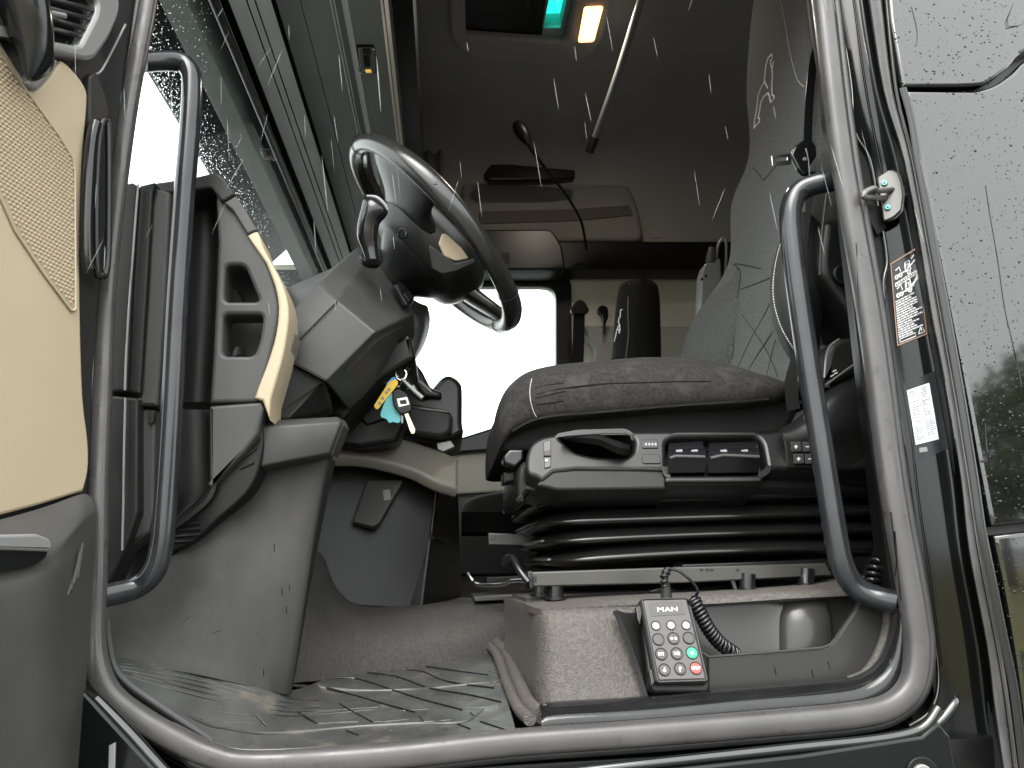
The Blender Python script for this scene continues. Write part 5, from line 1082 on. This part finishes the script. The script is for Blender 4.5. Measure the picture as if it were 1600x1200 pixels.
# reading lamp in the console
lp = P3(Y(555, 80, 1.72), Y(590, 80, 1.78), Y(575, 120, 1.85))
lam = thing('map_lamp', 'clear map lamp in a dark bezel on the overhead console', 'lamp', Y(572, 96, 1.75))
pz = P3(on(cfc, 560, 72, 0), on(cfc, 588, 72, 0), on(cfc, 575, 118, 0)).off(.006)
prism('lamp_bezel', pz, [(556, 72), (588, 72), (590, 118), (562, 118)], .03, PBG, lam, .006, 6)
prism('lamp_lens', pz.off(.003), [(560, 76), (586, 76), (588, 114), (565, 114)], .01, SILV, lam, .004, 4, holes=[rnd([(568, 86), (578, 86), (580, 106), (571, 106)], 2)])
prism('lamp_switch', pz.off(.005), [(567, 77), (580, 77), (580, 86), (568, 86)], .004, PB, lam, .001, 2)
prism('lamp_bulb', pz.off(.004), [(571, 109), (580, 109), (581, 114), (572, 114)], .003, emis('warm_bulb', (1, .62, .12), .12), lam, .001, 1)
# mirror / sensor bracket on the windscreen edge
mb = thing('visor_bracket', 'black sun visor bracket on the windscreen header', 'bracket', Y(420, 215, 2.2))
prism('bracket_arm', YP(2.02), [(410, 192), (433, 182), (440, 200), (450, 205), (458, 218), (452, 226), (432, 228), (424, 236), (405, 234)], .06, PBG, mb, .006, 3)
prism('bracket_foot', YP(2.08), [(440, 204), (457, 222), (450, 230), (432, 226)], .04, HDR, mb, .004, 3)
prism('visor_clip', YP(2.3), [(436, 246), (444, 250), (454, 280), (446, 282), (438, 262)], .04, PBG, mb, .003, 2)
# dark curtain behind console
cur = []
for i in range(25):
    t = i/24; x_ = -.24 + .25*t; cur.append((x_, 2.97+.010*math.sin(i*1.3)))
bm = bmesh.new(); a = [bm.verts.new((x_, y_, 3.44)) for x_, y_ in cur]; b = [bm.verts.new((x_+.004*math.sin(i), y_, 2.77)) for i, (x_, y_) in enumerate(cur)]
for i in range(24): bm.faces.new((a[i], a[i+1], b[i+1], b[i]))
ex = bmesh.ops.extrude_face_region(bm, geom=list(bm.faces))
for v_ in [g for g in ex['geom'] if isinstance(g, bmesh.types.BMVert)]: v_.co.y += .006
cu2 = bmo('side_curtain', bm, CURT, None, 60); tag(cu2, 'dark brown curtain hanging in folds on the passenger side', 'curtain')

# ================================================================== ROOF HATCH, LAMP, ROD, READING LIGHT
rz = roofP.off(.002)
hat = thing('roof_hatch', 'roof hatch with dark panel and glowing turquoise tinted glass', 'roof hatch', Y(810, 40, 2.6))
prism('hatch_surround', roofP.off(.035), [(700, -60), (704, 60), (722, 82), (760, 98), (880, 104), (920, 92), (944, 60), (965, -60)], .035, LIN, hat, .012, 12, holes=[rnd([(726, -50), (728, 56), (876, 66), (884, 60), (905, -50)], 4)])
prism('dark_panel', roofP.off(.012), [(720, -58), (722, 58), (846, 62), (848, 44), (860, -58)], .012, PB, hat, .003, 2)
TG = glass('turquoise_glass', (.10, .62, .55)); 
prism('tinted_glass', roofP.off(-.02), [(840, 50), (882, 49), (905, -60), (856, -60)], .005, TG, hat, .001)
prism('glass_frame', roofP.off(.010), [(846, 64), (880, 63), (905, -58), (897, -58), (876, 44), (848, 45)], .012, mat('pale_green_frame', (.30, .40, .36), .4), hat, .002, 1)
for k in range(3): tube('hatch_slat', [roofP.hit(820+k*9, 46, .014), roofP.hit(832+k*9, -50, .014)], .004, SOFT, hat, 6)
orl = thing('roof_lamp', 'lit orange rectangular lamp beside the roof hatch', 'lamp', Y(920, 40, 2.6))
lpz = roofP.off(.038)
prism('lamp_frame', lpz, [(901, 70), (911, 10), (944, 9), (930, 69)], .01, LIN, orl, .003, 4)
la = bpy.data.lights.new('roof_lamp_light', 'AREA'); la.energy = .7; la.color = (1, .88, .74); la.size = .08
lo = bpy.data.objects.new('roof_lamp_light', la); sc.collection.objects.link(lo); lo.location = roofP.hit(922, 40, .06)
ol = emis('lit_amber_lens', (1.0, .50, .16), 1.0)
prism('lamp_lens', lpz.off(.004), [(903, 67), (913, 12), (943, 11), (928, 66)], .008, ol, orl, .003, 4)
prism('lamp_core', lpz.off(.0055), [(910, 58), (918, 18), (938, 17), (926, 57)], .006, emis('lamp_core', (1.0, .80, .50), 2.2), orl, .003, 5)
rod = thing('bunk_strut', 'grey metal strut slanting down from the roof towards the wall', 'strut', Y(960, 120, 2.5))
tube('strut_tube', [Y(1016, -50, 1.95), Y(968, 108, 2.3), Y(928, 220, 2.55)], .0135, TUBED, rod, 12, n=3)
tube('strut_end', [Y(930, 214, 2.54), Y(921, 238, 2.58)], [.018, .016], SOFT, rod, 12)
clip = prism('strut_clip', YP(2.62), [(992, 92), (1004, 91), (1003, 104), (995, 118), (988, 127), (983, 124), (986, 112)], .04, PB, None, .004, 3); tag(clip, 'small black clip on the lining right of the slanting strut', 'clip')
gl_ = thing('gooseneck_lamp', 'black gooseneck reading lamp bent in front of the rear lining', 'reading lamp', Y(900, 370, 2.9))
tube('lamp_head', [Y(806, 192, 2.55), Y(811, 199, 2.55), Y(819, 212, 2.55), Y(826, 227, 2.55)], [.016, .026, .024, .008], PB, gl_, 12, n=3)
tube('neck', [Y(822, 220, 2.55), Y(838, 244, 2.58), Y(856, 268, 2.62), Y(880, 298, 2.70), Y(898, 326, 2.78), Y(910, 352, 2.86), Y(916, 390, 2.93)], [.010, .0075, .006, .0055, .0055, .0055, .0055], PB, gl_, 10, n=5)
fx = prism('wall_grip', YP(2.92), [(755, 272), (767, 256), (800, 256), (862, 262), (899, 265), (899, 277), (860, 281), (765, 281)], .05, PBG, None, .008, 3); tag(fx, 'long black grip bar on the lining behind the gooseneck lamp', 'grip')

# ================================================================== PASSENGER SIDE
ps = thing('passenger_chair', 'dark passenger seat with stitched emblem beyond the driver seat', 'seat', Y(990, 560, 2.6))
hd = loft('headrest', [[Y(cx+math.cos(t)*rx, cy, 2.55+math.sin(t)*.09) for t in [2*math.pi*k/16 for k in range(16)]] for cx, cy, rx in ((1004, 436, 6), (1000, 439, 20), (998, 448, 30), (997, 470, 34), (996, 500, 36), (995, 540, 38), (993, 600, 40), (992, 680, 42))], FABD, ps, 3)
q2 = lambda L: [(700+a/4, 250+b/4) for a, b in L]
emblem(hd, [q2([(1090, 935), (1080, 935), (1076, 975), (1080, 980), (1070, 985), (1066, 1015), (1072, 1030), (1076, 1060), (1070, 1084)]), q2([(1066, 1035), (1054, 1070), (1048, 1100), (1040, 1135)]), q2([(1056, 1060), (1072, 1062), (1070, 1084)])], .0022, hd)
seam('headrest_seam', [on(hd, x, y, .001) for x, y in ((984, 442), (981, 480), (982, 520), (978, 560))], .002, FAB, hd)
loft('seat_base', [[Y(a, b, c_) for a, b, c_ in ((x, 838, 2.2), (x, 832, 2.0), (x, 800, 1.96), (x, t_+4, 2.0), (x, t_, 2.15), (x, t_+2, 2.5), (x, 838, 2.5))] for x, t_ in ((721, 795), (724, 786), (740, 777), (770, 770), (810, 766), (900, 764))], FABD, ps, 3)
prism('backrest', YP(2.5), [(955, 555), (1035, 550), (1060, 700), (960, 700)], .3, FABD, ps, .02, 10)
pb = thing('passenger_belt', 'dark passenger seat belt hanging from its anchor on the wall', 'seat belt', Y(905, 480, 3.0))
strap('webbing', [(905, 484, 3.02, 0), (904, 530, 3.02, 0), (902, 580, 3.02, 0), (900, 620, 3.02, 0)], .048, FABD, pb)
prism('belt_anchor', YP(3.0), [(891, 484), (900, 470), (907, 467), (914, 471), (922, 485), (914, 491), (896, 491)], .03, PB, pb, .006, 4)
hk = prism('wall_hook', YP(3.05), [(934, 480), (942, 476), (950, 480), (951, 496), (947, 504), (946, 519), (943, 519), (943, 502), (940, 492), (934, 488)], .03, PBG, None, .004, 3); tag(hk, 'small black hook handle on the beige wall beside the passenger belt', 'hook')
ph = thing('handset_holder', 'grey handset in a holder just left of the driver backrest', 'handset', Y(1112, 440, 2.2))
prism('handset_body', YP(2.15), [(1101, 412), (1126, 402), (1130, 470), (1093, 490), (1096, 428)], .05, SILV, ph, .006, 4)
tube('handset_cap', [Y(1110, 412, 2.16), Y(1111, 400, 2.16), Y(1113, 388, 2.16)], [.016, .015, .012], PG, ph, 12)
tube('handset_loop', [Y(1119, 404, 2.16), Y(1122, 384, 2.16), Y(1128, 374, 2.16), Y(1133, 374, 2.16), Y(1135, 390, 2.16), Y(1133, 430, 2.16)], .0045, SILV, ph, 8, n=4)
for q in ((1097, 436), (1103, 431)): disc('handset_hole', YP(2.148), *q, 2.2, .004, PB, ph, .0005, seg=10)

# ================================================================== WHAT LIES BEYOND THE WINDSCREEN


# ================================================================== WATER: drops on the paint and glass, falling rain
def drops(nm, o, spots, par, sq=.45, sag=0.0, mt=None):
    bm = bmesh.new(); on(o, 800, 600)
    for x, y, r in spots:
        d = ray(x, y).normalized(); hit = _bv[o.name].ray_cast(CAM, d)
        if hit[0] is None: continue
        p, n = hit[0], hit[1]
        if n.dot(d) > 0: n = -n
        t1 = n.orthogonal().normalized(); t2 = n.cross(t1)
        dn_ = V((0, 0, -1)); dn_ = (dn_-n*dn_.dot(n)); rings = []
        for fr, hh in ((1, 0), (.86, .5), (.5, .88)):
            rings.append([bm.verts.new(p + (t1*math.cos(k*1.0472)+t2*math.sin(k*1.0472))*r*fr + n*hh*r*sq*2*.6 + dn_*sag*r*(1-hh)) for k in range(6)])
        top = bm.verts.new(p+n*r*sq*1.25)
        for a, b in zip(rings, rings[1:]):
            for k in range(6): bm.faces.new((a[k], a[(k+1) % 6], b[(k+1) % 6], b[k]))
        for k in range(6): bm.faces.new((rings[-1][k], rings[-1][(k+1) % 6], top))
    ob = bmo(nm, bm, mt or WAT, par, 80); ob['kind'] = 'stuff'; return ob
rd = random.Random(11)
def spots(n, x0, x1, y0, y1, a, b, pw=2.6, ok=lambda x, y: True):
    out = []
    while len(out) < n:
        x, y = rd.uniform(x0, x1), rd.uniform(y0, y1)
        if ok(x, y): out.append((x, y, a+(b-a)*rd.random()**pw))
    return out
drops('water_drops', upper, spots(900, 1395, 1700, -40, 132, .0005, .0022, 3.2), upper, .45, mt=WATD)
drops('water_drops', flank, spots(3000, 1415, 1720, 138, 820, .0005, .0017, 3.2), flank, .42, mt=WATD)
drops('water_drops', flank, spots(110, 1420, 1700, 140, 800, .0014, .0026, 1.6), flank, .5, mt=WATD)
drops('water_drops', lower, spots(700, 1552, 1720, 832, 1250, .0007, .0021), lower, .6, mt=WATD)
drops('water_drops', seal, spots(70, 380, 1420, 1100, 1200, .0006, .0018)+spots(40, 1280, 1430, 0, 1000, .0005, .0015), seal)
drops('water_drops', sp_, spots(26, 1198, 1232, 684, 732, .0005, .0014), sp_)
for a in (((1424, 10), (1433, 50), (1430, 80)), ((1583, 5), (1592, 40), (1596, 90))): tube('water_trickle', [on(upper, x, y, .0002) for x, y in a], .0008, WATD, upper, 6, n=4)
for a in (((1540, 290), (1546, 330), (1558, 400), (1568, 470), (1576, 512)), ((1574, 500), (1584, 545), (1592, 580), (1598, 612)), ((1538, 655), (1542, 700), (1548, 740))): tube('water_trickle', [on(flank, x, y, .0002) for x, y in a], .0008, WATD, flank, 6, n=4)
# windscreen drops, dense along the edge of the wiped area
ed = lambda x: 112 + (x-237)*1.66
wsd = []
for i in range(2600):
    x = rd.uniform(225, 500); y = ed(x) - abs(rd.gauss(0, 46)) + 8
    if y > -40: wsd.append((x, y, .0004+.0015*rd.random()**2.6))
wsd += spots(420, 230, 330, -30, 130, .0004, .0018)
drops('water_drops', ws, wsd, ws, .5)
m = bpy.data.materials.new('rain_water'); m.use_nodes = True; t = m.node_tree; b = t.nodes['Principled BSDF']
b.inputs['Base Color'].default_value = (.75, .77, .78, 1); b.inputs['Roughness'].default_value = .3; b.inputs['Alpha'].default_value = .11
bm = bmesh.new()
for i in range(140):
    x, y, z = rd.uniform(-.45, .62), rd.uniform(.55, .96), rd.uniform(2.0, 2.8)
    L_ = rd.uniform(.015, .055); a = rd.gauss(.09, .03) if rd.random() < .8 else rd.gauss(-.40, .14)
    d = V((a, rd.gauss(0, .05), -1)).normalized(); r = rd.uniform(.00022, .0005)
    p = V((x, y, z)); tube_bm(bm, [p, p+d*L_*.2, p+d*L_*.7, p+d*L_], [r*.2, r, r, r*.2], 6)
rain = bmo('falling_rain', bm, m); tag(rain, 'falling rain as thin pale streaks in front of the dark cab interior', 'rain', kind='stuff')

for a in (((1338, 380), (1342, 470), (1346, 520), (1351, 560)), ((1392, 800), (1398, 850), (1404, 900), (1408, 938)), ((1398, 830), (1401, 870), (1399, 900)), ((1408, 960), (1410, 1000))): tube('water_trickle', [on(seal, x, y, .0001) for x, y in a], .0011, WATD, seal, 6, n=4)

for a in (((283, 975), (297, 962)), ((400, 985), (406, 992)), ((440, 918), (441, 930)), ((452, 914), (453, 922)), ((447, 948), (448, 958)), ((330, 990), (345, 984)), ((412, 1046), (412, 1056)), ((428, 850), (429, 862))):
    o_ = bpy.data.objects['kick_panel']; tube('scuff_mark', [on(o_, *a[0], .0003), on(o_, *a[1], .0003)], .0006, PB if a[0][0] > 405 else PG, o_, 5)

drops('water_drops', msh, spots(150, 660, 800, 1045, 1130, .0005, .0016)+spots(60, 420, 700, 1090, 1150, .0005, .0014), msh)
isl = bpy.data.objects['inner_sill']; drops('water_drops', isl, spots(60, 870, 1340, 1070, 1125, .0006, .0022), isl)
drops('water_drops', bpy.data.objects['side_panel'], spots(40, 345, 400, 320, 400, .0003, .0008), bpy.data.objects['side_panel'])
drops('water_drops', gh, spots(30, 230, 310, 90, 900, .0005, .0012), gh); drops('water_drops', gh2, spots(30, 1225, 1340, 290, 930, .0005, .0012), gh2)
